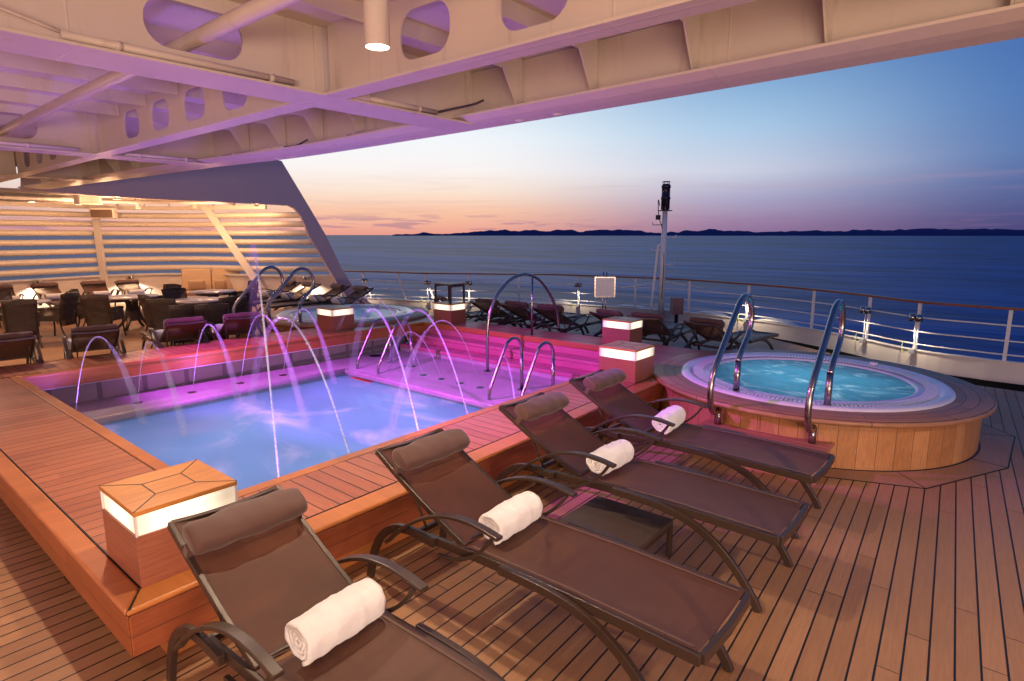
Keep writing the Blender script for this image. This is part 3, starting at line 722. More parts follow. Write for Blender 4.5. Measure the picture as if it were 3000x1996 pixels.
# ------------------------------------------------------------------ lanterns
def lantern(x, y, label, w=.56, d=.55):
    o = thing('box_lantern', label, 'lantern', (x, y, .5), group='teak box lanterns round the pool', world=False)
    b = MB(); b.box((0, 0, 0), (w, d, .295)); b.build('base', 'veneer', o, .003)
    b = MB(); b.box((.012, .012, .2952), (w-.012, d-.012, .412)); b.build('glass_band', 'opal', o, .002)
    for (sx, sy) in ((.0, .0), (w-.012, 0), (0, d-.012), (w-.012, d-.012)):
        b = MB(); b.box((sx+.001, sy+.001, .296), (sx+.011, sy+.011, .411)); b.build('corner_strip', 'white_shell', o)
    b = MB(); b.box((0, 0, .4122), (w, d, .44)); b.build('cap', 'lantern_top', o, .003)
    i = .17; zz = .4402
    b = MB(); C = [(0, 0), (w, 0), (w, d), (0, d)]; I = [(i, i), (w-i, i), (w-i, d-i), (i, d-i)]
    for k in range(4):
        b.band([(C[k][0], C[k][1], zz), (I[k][0], I[k][1], zz)], .008, .0016); b.band([(I[k][0], I[k][1], zz), (I[(k+1) % 4][0], I[(k+1) % 4][1], zz)], .007, .0014)
    b.build('inlay', 'caulk', o)
    return o
M['lantern_top'] = teak('lantern_top', 'x', 9., 0, 9., (.55, .23, .060), (.55, .23, .060), .35, 0., grainy=1.1)
LN = [(1.00, 3.47, 'large lit teak box lantern on the near coping corner, behind the nearest lounger'),
      (6.83, 3.64, 'lit teak box lantern at the right end of the coping, behind the farthest near lounger'),
      (6.82, 10.39, 'lit teak box lantern on the far coping in front of the far hot tub'),
      (8.97, 9.22, 'lit teak box lantern with a dark little table standing on it'),
      (9.10, 4.98, 'lit teak box lantern on the landing in front of the sign board')]
for x, y, lab in LN: lantern(x, y, lab, .56 if x < 2 else (.52 if x < 8 else .46), .55)

# ------------------------------------------------------------------ small side tables
def side_table(x, y, z, w, d, h, label, rz=0, m='table_dark'):
    o = thing('side_table', label, 'side table', (x, y, z), rz, 'dark slim side tables', world=False)
    b = MB(); b.box((0, 0, h-.035), (w, d, h)); b.build('tabletop', m, o, .004)
    for sx in (0, w-.035):
        for sy in (0, d-.035):
            b = MB(); b.box((sx, sy, 0), (sx+.035, sy+.035, h-.036)); b.build('leg', 'brown_metal', o, .003)
    for y0_ in (.004, d-.03):
        b = MB(); b.box((.036, y0_, h-.07), (w-.036, y0_+.026, h-.036)); b.build('apron', 'brown_metal', o)
    return o
side_table(3.28, 1.77, 0, .72, .66, .30, 'low dark side table on the deck between the second and third near loungers')
side_table(8.99, 9.24, .941, .44, .50, .42, 'small dark square table standing on top of a lantern')
side_table(10.35, 8.95, 0, .5, .5, .42, 'dark side table on the deck right of the lantern with the table on it', 0)
side_table(10.1, 6.15, 0, .5, .42, .42, 'dark side table between stern loungers, left of the landing lantern')

# ------------------------------------------------------------------ sun loungers
def lounger():
    o = thing('sun_lounger', 'x', 'sun lounger', (0, 0, 0), 0, world=False)
    W = .33
    prof = [(0, .535), (.5, .545), (1.0, .545), (1.5, .53), (1.95, .50)]
    b = MB()
    for s in (-1, 1): b.band(curve([(s*(W-.015), y, z-.03) for y, z in prof], 4), .03, .058)
    b.band([(-W+.03, .0, .505), (0, -.012, .502), (W-.03, .0, .505)], .03, .058)
    b.band([(-W+.03, 1.93, .475), (W-.03, 1.93, .475)], .03, .035); b.band([(-W+.03, .95, .485), (W-.03, .95, .485)], .03, .03)
    b.build('frame', 'brown_metal', o, .004)
    # seat sling
    b = MB(); nx, ny = 8, 24; vs = []
    for j in range(ny+1):
        y = .02+1.46*j/ny; z = .545+.0-(.012*abs(y-.75)/.75)
        for i in range(nx+1):
            x = -W+.02+(2*W-.04)*i/nx; sag = .022*(1-((x)/(W-.02))**2); vs.append((x, y, z-sag+.004))
    b.add(vs, [(j*(nx+1)+i, j*(nx+1)+i+1, (j+1)*(nx+1)+i+1, (j+1)*(nx+1)+i) for j in range(ny) for i in range(nx)], True)
    b.build('seat_sling', 'sling', o)
    for s in (-1, 1):
        b = MB(); b.band([(s*(W-.046), .05, .5375), (s*(W-.046), .75, .5485), (s*(W-.046), 1.45, .5375)], .014, .0025); b.build('hem', 'pillow', o)
    # backrest
    BL = [(1.50, .535), (1.68, .612), (1.88, .705), (2.10, .815), (2.34, .945)]
    b = MB(); pc = curve([(0, y, z) for y, z in BL], 4)
    for s in (-1, 1): b.band([Vector((s*(W-.035), p.y, p.z-.012)) for p in pc], .028, .040)
    b.band([(-W+.03, 2.335, .93), (0, 2.325, .915), (W-.03, 2.335, .93)], .034, .03); b.band([(-W+.05, 1.53, .528), (W-.05, 1.53, .528)], .03, .03)
    b.build('back_frame', 'brown_metal', o, .004)
    b = MB(); vs = []; nx = 8
    for p in pc:
        for i in range(nx+1):
            x = -W+.04+(2*W-.08)*i/nx; sag = .022*(1-(x/(W-.04))**2); vs.append((x, p.y+sag*.45, p.z-sag+.008))
    ny = len(pc)-1
    b.add(vs, [(j*(nx+1)+i, j*(nx+1)+i+1, (j+1)*(nx+1)+i+1, (j+1)*(nx+1)+i) for j in range(ny) for i in range(nx)], True)
    b.build('back_sling', 'sling', o)
    # pillow
    d = Vector((0, .88, .475)).normalized(); nn_ = Vector((0, -.475, .88)).normalized(); c0 = Vector((0, 1.50, .535))+d*.715+nn_*.062
    b = MB(); vs = []; ns, nr = 22, 24; hl = .298
    for j in range(ns+1):
        f = -1+2*j/ns; e = (1-abs(f)**9)**.5 if abs(f) < 1 else 0; e = max(e, .0)
        e = .93+.07*math.cos(f*2.2) if abs(f) < .985 else .84
        for k in range(nr):
            a = 2*PI*k/nr; ca, sa = math.cos(a), math.sin(a)
            sx = (abs(ca)**.8)*(1 if ca > 0 else -1); sz = (abs(sa)**.8)*(1 if sa > 0 else -1)
            w = .009*noise.noise((f*3, ca*1.2, sa*1.2))
            q = c0+Vector((f*hl, 0, 0))+d*((.096*e+w)*sx)+nn_*((.058*e+w)*sz)
            vs.append(q)
    fs = [(j*nr+k, j*nr+(k+1) % nr, (j+1)*nr+(k+1) % nr, (j+1)*nr+k) for j in range(ns) for k in range(nr)]
    b.add(vs, fs, True)
    for j, sgn in ((0, 1), (ns, -1)):
        ring = vs[j*nr:(j+1)*nr]; cen = sum(ring, Vector())/nr; inner = [cen+(p-cen)*.8+Vector((sgn*-.006, 0, 0)) for p in ring]
        b.add(ring+inner, [(k, (k+1) % nr, nr+(k+1) % nr, nr+k) for k in range(nr)], True); b.add(inner, [tuple(range(nr))], True)
    pl = b.build('pillow', 'pillow', o)
    for s in (-1, 1):
        ce = c0-nn_*.07+Vector((s*(W-.035), 0, 0))+d*-.01
        b = MB(); b.slab([ce+Vector((-.020, 0, 0))*1+d*-.022+nn_*.038, ce+Vector((.020, 0, 0))+d*-.022+nn_*.038, ce+Vector((.020, 0, 0))+d*-.022-nn_*.03, ce+Vector((-.020, 0, 0))+d*-.022-nn_*.03], d*.044)
        st = b.build('strap', 'pillow', o, .004); st.parent = pl
    # legs and arms
    for s in (-1, 1):
        x = s*(W+.02)
        b = MB(); b.band(curve([(x, 1.18, .52), (x, .98, .522), (x, .78, .513), (x, .58, .47), (x, .40, .375), (x, .24, .23), (x, .12, .07), (x, .085, .0)], 5), .034, .052, up=(0, .01, 1)); b.build('front_leg', 'brown_metal', o, .004)
        b = MB(); b.band(curve([(x, 1.72, .49), (x, 1.95, .50), (x, 2.12, .46), (x, 2.26, .35), (x, 2.35, .19), (x, 2.40, .0)], 5), .034, .055, up=(0, .3, 1)); b.build('rear_leg', 'brown_metal', o, .004)
        xa = s*(W+.045)
        b = MB(); b.band(curve([(xa, 1.15, .725), (xa, 1.28, .745), (xa, 1.42, .750), (xa, 1.58, .728), (xa, 1.75, .665), (xa, 1.92, .565), (xa, 2.06, .455), (xa, 2.16, .36)], 5), .052, .022); b.build('armrest', 'brown_metal', o, .005)
        b = MB(); b.band(curve([(xa-s*.01, 1.21, .712), (xa-s*.012, 1.27, .63), (xa-s*.016, 1.38, .53), (xa-s*.018, 1.52, .455), (xa-s*.02, 1.68, .43)], 5), .026, .02); b.build('arm_strut', 'brown_metal', o, .003)
    for s in (-1, 1):
        b = MB(); b.tube([(s*(W-.08), 1.90, .49), (s*(W-.08), 2.06, .775)], .009, 8); b.build('back_prop', 'brown_metal', o)
    return o
L0 = lounger()
def towel_mesh():
    b = MB(); turns = 3.6; n = 110; L_ = .43; th = .021; ns = 30
    prof = []
    for k in range(n+1):
        a = 2*PI*turns*k/n; r = .016+.088*(k/n)**.9; r += .004*math.sin(a*3.1)
        prof.append((a, r))
    def P(a, r, f, i):
        w = .007*noise.noise((f*3.2, math.cos(a)*1.4, math.sin(a)*1.4))+.004*noise.noise((f*9, math.cos(a)*5, math.sin(a)*5))
        rr_ = (r+w)*(1.0-.06*f*f)
        return Vector((f*L_/2+.012*noise.noise((a*1.3, f*2, 0))*abs(f)+.010*(i/n-.5)*math.copysign(1, f)*abs(f), rr_*math.cos(a)*1.06, rr_*math.sin(a)*.92))
    outer = [[P(a, r, -1+2*j/ns, k) for k, (a, r) in enumerate(prof)] for j in range(ns+1)]
    inner = [[P(a, max(.004, r-th), -1+2*j/ns, k) for k, (a, r) in enumerate(prof)] for j in range(ns+1)]
    m_ = n+1
    vs = [p for row in outer for p in row]+[p for row in inner for p in row]; o2 = (ns+1)*m_
    fs = [(j*m_+k, j*m_+k+1, (j+1)*m_+k+1, (j+1)*m_+k) for j in range(ns) for k in range(n)]
    fs += [(o2+j*m_+k, o2+(j+1)*m_+k, o2+(j+1)*m_+k+1, o2+j*m_+k+1) for j in range(ns) for k in range(n)]
    for j in (0, ns): fs += [(j*m_+k, j*m_+k+1, o2+j*m_+k+1, o2+j*m_+k) for k in range(n)]
    for k in (0, n): fs += [(j*m_+k, (j+1)*m_+k, o2+(j+1)*m_+k, o2+j*m_+k) for j in range(ns)]
    b.add(vs, fs, True)
    return b
tw0 = towel_mesh().build('rolled_towel', 'towel'); tag(tw0, 'x', 'towel')
used_t = [False]; used_l = [False]
def place(first, flag, loc, rot, label, group):
    if not flag[0]: flag[0] = True; o = first; o.location = loc; o.rotation_euler = rot; o['label'] = label; o['group'] = group; return o
    o = copy_tree(first); o.location = loc; o.rotation_euler = rot; o['label'] = label; o['group'] = group; return o
def put_lounger(x, y, rz, label, group, towel=None, tx=0., tyaw=0.):
    """x,y = foot end middle; rz: direction from foot to head is local +y"""
    place(L0, used_l, (x, y, 0), (0, 0, rz), label, group)
    if towel:
        c, s = math.cos(rz), math.sin(rz); lx, ly = tx, 1.40
        place(tw0, used_t, (x+lx*c-ly*s, y+lx*s+ly*c, .545+.093), (0.5, 0, rz+tyaw), towel, 'rolled white towels on the loungers')
G1 = 'brown sun loungers in the front row beside the pool coping'
put_lounger(1.375, .86, R(.0), 'nearest brown sun lounger, cut by the bottom edge, beside the corner lantern', G1, 'white rolled towel on the nearest lounger at the bottom of the view', .05, R(4))
put_lounger(2.72, .90, R(.0), 'second brown sun lounger from the front, mostly in view, with purple sheen on the seat', G1, 'white rolled towel on the second lounger, left of its seat middle', .02, R(2))
put_lounger(4.07, .955, R(.0), 'third brown sun lounger, beyond the low side table', G1, 'white rolled towel on the third lounger with its spiral end showing', -.02, R(-2))
put_lounger(5.24, 1.04, R(-.5), 'fourth brown sun lounger, in front of the step of the right hot tub', G1, 'white rolled towel on the fourth lounger near the hot tub step', .04, R(5))
# stern row: heads face us
G2 = 'brown sun loungers facing the stern railing'
def by_head(hx, hy, ang, *a, **k):
    """ang = world direction the feet point to; head bar centre at hx,hy"""
    rz = ang+PI/2; f = (hx+2.34*math.cos(ang), hy+2.34*math.sin(ang)); put_lounger(f[0], f[1], rz, *a, **k)
by_head(9.66, 9.00, R(2), 'stern lounger just right of the lantern with the table on it', G2)
by_head(9.70, 8.20, R(-3), 'stern lounger seen left of the arch rail centre, second of the stern row', G2)
by_head(9.68, 7.28, R(-1), 'stern lounger seen through the chrome arch rail', G2)
by_head(9.70, 5.95, R(-16), 'stern lounger half hidden behind the landing lantern and sign posts', G2)
by_head(9.73, 5.08, R(5), 'stern lounger just right of the landing lantern', G2)
by_head(9.73, 4.02, R(-8), 'stern lounger nearest the right hot tub, with its pillow up', G2)
by_head(9.55, 10.45, R(-30), 'stern lounger partly hidden behind the dark table on its lantern', G2)
# far coping row, feet away
G3 = 'brown sun loungers beyond the far pool coping'
by_head(1.85, 10.88, R(84), 'lounger beyond the far coping, cut by the left edge of the view', G3)
by_head(2.90, 10.80, R(79), 'lounger beyond the far coping, second from the left, with its towel peeping out', G3, towel='white towel peeping out left of a far coping lounger', tx=.12)
by_head(4.20, 10.70, R(81), 'lounger beyond the far coping, third from the left, behind the fountain arcs', G3, towel='white towel beside the third far coping lounger', tx=.14)
by_head(5.15, 10.60, R(78), 'lounger beyond the far coping, nearest the far hot tub', G3, towel='white towel beside the far coping lounger nearest the hot tub', tx=.14)
# port wall row, feet toward us
G4 = 'brown sun loungers against the slatted wall'
by_head(3.75, 22.4, R(-92), 'lounger at the slatted wall, cut by the left edge of the view', G4, towel='white towel on the wall lounger at the left edge', tx=.1)
by_head(4.79, 22.32, R(-88), 'lounger at the slatted wall under the left wall lamp', G4, towel='white towel on the wall lounger under the left wall lamp')
by_head(6.00, 22.18, R(-92), 'lounger at the slatted wall just left of the leaning wall post', G4, towel='white towel on the wall lounger left of the leaning post')
by_head(6.84, 21.9, R(-91), 'lounger at the slatted wall just right of the leaning wall post', G4, towel='white towel on the wall lounger right of the leaning post')
# row under the raked arch, feet to the left
G5 = 'brown sun loungers beside the far hot tub'
by_head(10.42, 14.05, R(176), 'rightmost lounger behind the far hot tub, its head against the railing', G5, towel='white towel on the rightmost lounger behind the far hot tub')
by_head(10.42, 15.15, R(175), 'second lounger from the right behind the far hot tub, below the raked arch', G5, towel='white towel on the second lounger from the right behind the far hot tub')
by_head(10.25, 16.4, R(178), 'third lounger from the right behind the far hot tub, seen through the grab rail', G5, towel='white towel seen through the far grab rail, third from the right')
by_head(10.23, 17.45, R(178), 'leftmost lounger of the row behind the far hot tub, below the wall lamp', G5, towel='white towel on the leftmost lounger of the far tub row')

# ------------------------------------------------------------------ canopy
cn = thing('canopy', 'cream painted steel canopy with crossing girders, oval cutouts and knee brackets overhead', 'canopy', (0, 6, 3.6))
EDGE = [(4.98,-6),(5.05,-1),(5.11,.13),(5.28,2.78),(5.38,5.5),(5.42,8.71),(5.20,11.3),(4.95,16),(4.72,20.9)]
def ex(y):
    for (x0, y0), (x1, y1) in zip(EDGE, EDGE[1:]):
        if y0 <= y <= y1: return x0+(x1-x0)*(y-y0)/(y1-y0)
    return 5.
ZC, ZF = 4.20, 3.60
pe = curve([(x, y, 0) for x, y in EDGE], 5)
b = MB(); b.prism([(p.x, p.y) for p in pe]+[(-7, 20.9), (-7, -6)], ZC, ZC+.08); b.build('plating', 'plating', cn)
# edge girder: web + flange of two rounded steps
b = MB(); b.band([(p.x-.14, p.y, (ZC+ZF)/2+.02) for p in pe], .02, ZC-ZF-.05); b.build('edge_web', 'plating', cn)
b = MB(); n_ = len(pe); sec = [(-.50, .075), (-.50, .055), (-.36, .02), (-.24, .008), (-.04, .0), (.0, .012), (.0, .09), (-.10, .10), (-.24, .075)]
vs = [(p.x+dx, p.y, ZF+dz) for p in pe for dx, dz in sec]; m_ = len(sec)
b.add(vs, [(i*m_+k, i*m_+(k+1) % m_, (i+1)*m_+(k+1) % m_, (i+1)*m_+k) for i in range(n_-1) for k in range(m_)], False)
b.build('edge_flange', 'plating', cn)
def rrect(cx, cz, w, h, r, n=5, skew=0):
    out = []
    for sx, sz, a0 in ((1, 1, 0), (-1, 1, 90), (-1, -1, 180), (1, -1, 270)):
        for k in range(n+1):
            a = R(a0+90*k/n); out.append((cx+sx*(w/2-r)+r*math.cos(a), cz+sz*(h/2-r)+r*math.sin(a)))
    return out
def web(name, axis, c, a0, a1, holes, z0=ZF+.02, z1=ZC):
    """plate in plane axis=c from a0..a1 along the other axis, with real cutouts"""
    bm = bmesh.new()
    def loop(pts):
        vv = [bm.verts.new((c, p, z) if axis == 'x' else (p, c, z)) for p, z in pts]
        return [bm.edges.new((vv[i], vv[(i+1) % len(vv)])) for i in range(len(vv))]
    es = loop([(a0, z0), (a1, z0), (a1, z1), (a0, z1)])
    for h in holes: es += loop(h)
    bmesh.ops.triangle_fill(bm, use_beauty=True, use_dissolve=False, edges=es)
    me = bpy.data.meshes.new(name); off = Vector(cn['_o'])
    bm.transform(Matrix.Translation(-off)); bm.to_mesh(me); bm.free(); me.materials.append(M['plating'])
    o = bpy.data.objects.new(name, me); COL.objects.link(o); o.parent = cn
    s_ = o.modifiers.new('thickness', 'SOLIDIFY'); s_.thickness = .018; s_.offset = 0
    return o
XT = 3.30
for (y0, y1) in ((-6, 4.86), (5.06, 11.0), (11.2, 16.1), (16.3, 20.9)):
    hs = []
    if y0 == 5.06: ys = [9.61, 8.62, 7.62, 6.62, 5.75]
    elif y0 == 11.2: ys = [15.3, 14.4, 13.5, 12.5]
    elif y0 == -6: ys = [3.62, 2.58, 1.5, .5, -.5, -1.5, -2.5]
    else: ys = []
    for y in ys: hs.append(rrect(y, 3.91, .56 if y < 10 else .5, .36, .15))
    web('cross_web', 'x', XT, y0, y1, hs)
b = MB(); b.box((XT-.11, -6, ZF), (XT+.11, 20.8, ZF+.02)); b.build('cross_flange', 'plating', cn)
for y in (4.96, 11.1, 16.2):
    for x0, x1 in ((-7, XT-.02), (XT+.02, ex(y)-.15)):
        hs = []
        if x1 < 4 and y < 16: hs = [rrect(2.20, 3.92, .72, .34, .16), rrect(.4, 3.92, .72, .34, .16), rrect(-1.4, 3.92, .72, .34, .16)]
        web('girder_web', 'y', y, x0, x1, hs)
    w = .26 if y < 6 else .22
    b = MB(); b.box((-7, y-w*.6, ZF+.001), (XT-.111, y+w*1.4, ZF+.021)); b.box((XT+.111, y-w*.6, ZF+.001), (ex(y)-.3, y+w*1.4, ZF+.021)); b.build('girder_flange', 'plating', cn)
# web stiffeners at crossing
for y in (4.94, 11.08):
    b = MB(); b.box((XT-.10, y-.008, ZF+.02), (XT+.10, y+.008, ZC)); b.build('stiffener', 'plating', cn)
# stringers along x in the bays and brackets on the edge girder
for y in (-1.8, -.8, .2, 1.22, 2.24, 3.26, 4.2, 6.0, 7.0, 8.0, 9.0, 10.0, 12.1, 13.1, 14.1, 15.1, 17.2, 18.2, 19.2):
    b = MB(); b.box((-7, y-.006, ZC-.14), (XT-.02, y+.006, ZC)); b.box((XT+.02, y-.006, ZC-.14), (ex(y)-.16, y+.006, ZC)); b.build('stringer', 'plating', cn)
    x = ex(y)-.155
    b = MB(); b.slab([(x, y-.008, ZF+.08), (x-.06, y-.008, ZF+.08), (x-.34, y-.008, ZC-.08), (x-.42, y-.008, ZC-.01), (x, y-.008, ZC-.01)], (0, .016, 0)); b.build('knee_bracket', 'plating', cn)
# underside bolts on the edge
for y in (3.75, 4.25, 8.9, 9.3):
    b = MB(); b.lathe([(.001, -.012), (.05, -.008), (.06, .004)], (ex(y)-.12, y, ZF), 12, cap=False); b.build('bolt_cap', 'plating', cn)

def conduit(name, pts, r, label, cat, clamps=()):
    P_ = [Vector(p) for p in pts]; o = thing(name, label, cat, P_[0])
    b = MB(); b.tube(P_, r, 12); b.build('tube', 'plating', o)
    for f in clamps:
        i = min(len(P_)-2, int(f*(len(P_)-1))); ff = f*(len(P_)-1)-i; c = P_[i].lerp(P_[i+1], ff); d = (P_[i+1]-P_[i]).normalized()
        b = MB(); b.tube([c-d*.022, c+d*.022], r*1.28, 12); s = Vector((0, 0, -1)); e = s.cross(d); b.tube([c, c+Vector((0, 0, -.05 if r < .04 else .14))], .012, 6); b.build('clamp', 'plating', o)
    return o
conduit('drain_pipe', [(2.15, -4, 3.83), (2.18, 4.0, 3.85), (2.22, 12.4, 3.87)], .058, 'long cream pipe running diagonally through the oval cutout of the canopy girder', 'pipe', (.355, .42, .62))
conduit('cable_conduit', [(1.30, 4.84, 3.66), (2.92, 4.84, 3.66)], .026, 'cream cable conduit on the nearest canopy girder', 'conduit', (.2, .88))
conduit('cable_conduit', [(3.62, 4.84, 3.66), (4.55, 4.84, 3.66)], .026, 'short cream conduit in the dark corner bay above the canopy edge, with a junction block', 'conduit', (.75,))
conduit('cable_conduit', [(1.5, 10.98, 3.66), (3.0, 10.98, 3.66)], .026, 'cream cable conduit at the far left canopy girder', 'conduit', (.6,))
conduit('cable_conduit', [(3.62, 10.98, 3.66), (4.7, 10.98, 3.66)], .026, 'violet lit conduit right of the crossing of the far canopy girders', 'conduit', (.2, .85))
conduit('cable_conduit', [(ex(10)-.42, 10.4, 3.69), (ex(9)-.42, 8.6, 3.69)], .026, 'conduit along the canopy edge with a black cable tail, left of the sky', 'conduit', (.2, .85))
conduit('cable_conduit', [(ex(7)-.42, 7.0, 3.69), (ex(6)-.42, 5.6, 3.69)], .026, 'conduit along the canopy edge with a black cable tail, above the white arch', 'conduit', (.1, .75))
for nm, pts in (('black cable tail in the dark corner bay of the canopy', [(4.55, 4.84, 3.66), (4.68, 4.75, 3.70), (4.80, 4.55, 3.74), (4.86, 4.45, 3.78)]), ('black cable tail on the canopy edge near the white arch', [(ex(6)-.42, 5.6, 3.69), (ex(6)-.40, 5.45, 3.70), (ex(6)-.42, 5.3, 3.73)]), ('black cable tail on the canopy edge, farther left', [(ex(9)-.42, 8.6, 3.69), (ex(9)-.4, 8.3, 3.69), (ex(9)-.4, 8.0, 3.74)])):
    b = MB(); b.tube(curve(pts, 5), .012, 8); tag(b.build('power_cable', 'dark_cable'), nm, 'cable')
b = MB(); b.tube(curve([(.2, 4.80, 3.98), (.7, 4.80, 3.80), (1.3, 4.83, 3.67)], 6), .011, 8); tag(b.build('power_cable', 'plating'), 'cream cable sagging to the conduit at the upper left', 'cable')
b = MB(); b.box((3.50, 4.78, 3.625), (3.66, 4.84, 3.74)); tag(b.build('connection_block', 'plating', bevel=.004), 'small cream junction block beside the crossing of the near girders', 'junction box')

# ceiling spots
def can_light(x, y, z, r, h, label, watt, lit=True):
    o = thing('can_light', label, 'ceiling light', (x, y, z), group='cream cylinder ceiling lights', world=False)
    b = MB(); b.lathe([(r*.94, 0), (r, 0), (r, .012), (r*.985, .016), (r*.985, h)], n=28, cap=False); b.build('housing', 'plating', o)
    b = MB(); b.lathe([(.001, .01), (r*.94, .01)], n=28, cap=False); b.build('lens', 'lens_bright' if lit else 'white_shell', o)
    return o
BIG = (2.42, 3.07)
can_light(BIG[0], BIG[1], 3.50, .076, .70, 'large cream cylinder light hanging at the top of the view, lens glowing', 0)
CAN = [(ray(228, 600), 3.02, 17.5, .085, .30, 'lit cylinder light left of the hanging speaker'), (ray(343, 585), 3.15, 18.0, .10, .12, 'lit cylinder light above and right of the speaker'), (ray(405, 611), 2.98, 19.5, .075, .28, 'lit cylinder light over the wicker tables'), (ray(750, 607), 2.98, 20.1, .075, .12, 'lit cylinder light under the fin, right of the slanting rib'), (ray(92, 585), 3.1, 17.2, .10, .35, 'unlit cream cylinder light at the far left'), (ray(570, 610), 2.95, 20.3, .07, .25, 'unlit cream cylinder light beside the slanting rib')]
CANP = []
for d, z_, dist, r, h, lab in CAN:
    k = dist/d.dot(Vector((fw.x, fw.y, 0)).normalized()); q = Vector((0, 0, 2.4))+d*k
    CANP.append(q); can_light(q.x, q.y, q.z, r, h, lab, 0, not lab.startswith('unlit'))

# ------------------------------------------------------------------ lounge roof, fin, slatted wall
rf = thing('lounge_roof', 'cream lounge roof with beams and pipes above the wicker tables', 'roof', (4, 20, 3.5))
WALL = curve([(-6, 22.2, 0), (-1.5, 22.6, 0), (1.5, 22.9, 0), (3.9, 23.3, 0), (6.85, 24.1, 0), (8.5, 23.6, 0), (9.6, 22.4, 0), (10.25, 20.6, 0), (11.1, 19.0, 0), (12.25, 18.0, 0)], 6)
b = MB(); b.prism([(p.x, p.y+.25) for p in WALL[:-9]]+[(10.4, 18.7), (4.5, 20.65), (-6, 20.6)], 3.52, 3.62); b.build('ceiling', 'plating', rf)
b = MB(); b.band([(p.x-.05, p.y-.05, 3.33) for p in WALL[:-9]], .10, .14); b.build('header', 'plating', rf)
b = MB(); b.box((-6, 21.1, 3.30), (6.2, 21.18, 3.52)); b.box((-6, 21.02, 3.29), (6.2, 21.26, 3.305)); b.build('beam', 'plating', rf)
b = MB(); b.tube([(-6, 20.9, 3.40), (5.6, 21.0, 3.40)], .06, 12); b.build('pipe', 'plating', rf)
b = MB(); b.tube([(-6, 21.6, 3.42), (6.6, 21.7, 3.40), (9.5, 20.2, 3.44)], .045, 12); b.build('pipe', 'plating', rf)
for p in WALL[8:-6:3]:
    c = Vector((6.5, 18, 0)); d = (p-c).normalized()
    b = MB(); b.slab([(p.x, p.y, 3.36), (p.x-d.x*.9, p.y-d.y*.9, 3.50), (p.x-d.x*.9, p.y-d.y*.9, 3.52), (p.x, p.y, 3.52)], (.015*-d.y, .015*d.x, 0)); b.build('bracket', 'plating', rf)
# fin
A0 = Vector((4.5, 20.3, 0)); DF = Vector((7.5, -3.1, 0)).normalized(); NF = Vector((-DF.y, DF.x, 0))
def fin(u, v):
    d = ray(u, v); nrm = Vector((DF.y, -DF.x, 0)); t = A0.dot(nrm)/d.dot(nrm); return Vector((0, 0, 2.4))+d*t
fl = thing('raked_fin', 'large lavender grey side fin with a raked leg framing the slatted wall', 'fin', (11, 19, 0))
low = [fin(*p) for p in [(60, 556), (300, 575), (600, 590), (845, 602), (862, 611), (880, 632), (893, 658), (905, 690), (950, 765), (1000, 850), (1045, 905)]]
hi = [fin(*p) for p in [(1112, 912), (1040, 850), (1000, 785), (955, 690), (905, 605), (825, 472), (700, 440), (60, 440)]]
me_pts = low+hi
b = MB(); b.slab(me_pts, NF*.30); b.build('plate', 'fin_paint', fl)
for p, q in ((905, 690),):
    pass
# slatted wall
lw = thing('slatted_wall', 'cream wall of eight curved horizontal slats above a solid parapet', 'wall', (8, 23.5, 0))
zs = [1.25+.302*k for k in range(7)]
for z in zs:
    b = MB(); sec = [(.11*math.cos(2*PI*k/14), .095*math.sin(2*PI*k/14)) for k in range(14)]
    vs = []
    legs_ = [(520, 812), (611, 878), (690, 925), (785, 975), (850, 1010), (905, 1060)]
    def inside(p):
        d = Vector((p.x, p.y, z-2.4)); k_ = d.dot(fw); uu = 1500+1760*d.dot(RT)/k_; vv = 998-1760*d.dot(UP)/k_
        for (v0, u0), (v1, u1) in zip(legs_, legs_[1:]):
            if v0 <= vv <= v1: return uu < u0+(u1-u0)*(vv-v0)/(v1-v0)+6
        return True
    W_ = []
    for i in range(len(WALL)-1):
        for k in range(4):
            p = WALL[i].lerp(WALL[i+1], k/4)
            if inside(p): W_.append(p)
            else: break
        else: continue
        break
    for i, p in enumerate(W_):
        a_, c_ = W_[max(0, i-1)], W_[min(len(W_)-1, i+1)]; d = (c_-a_).normalized(); nr_ = Vector((-d.y, d.x, 0))
        if nr_.y < 0: nr_ = -nr_
        vs += [(p+nr_*s+Vector((0, 0, z+t))) for s, t in sec]
    b.add(vs, [(i*14+k, i*14+(k+1) % 14, (i+1)*14+(k+1) % 14, (i+1)*14+k) for i in range(len(W_)-1) for k in range(14)], True); b.build('slat', 'slat', lw)
b = MB(); b.band([(p.x, p.y, .5) for p in WALL], .10, 1.0); b.build('parapet', 'white_paint', lw)
b = MB(); b.band([(p.x-.02, p.y-.03, 1.02) for p in WALL], .24, .05); b.build('parapet_cap', 'white_paint', lw)
b = MB(); b.band([(p.x-.04, p.y-.08, .04) for p in WALL], .05, .10); b.build('base_rail', 'white_paint', lw)
def wallpt(u, inset=.0, z=1.5):
    best = None
    for i in range(len(WALL)-1):
        for k in range(12):
            p = WALL[i].lerp(WALL[i+1], k/12); d = Vector((p.x, p.y, z-2.4)); uu = 1500+1760*d.dot(RT)/d.dot(fw)
            if best is None or abs(uu-u) < best[0]: best = (abs(uu-u), p.copy())
    p = best[1]; r_ = Vector((p.x, p.y, 0)).normalized(); return p-r_*inset
def wpix(u, v, inset):
    p = wallpt(u, inset); k = Vector((p.x, p.y, 0)).length; d = ray(u, v); h = math.hypot(d.x, d.y); return Vector((0, 0, 2.4))+d*(k/h)
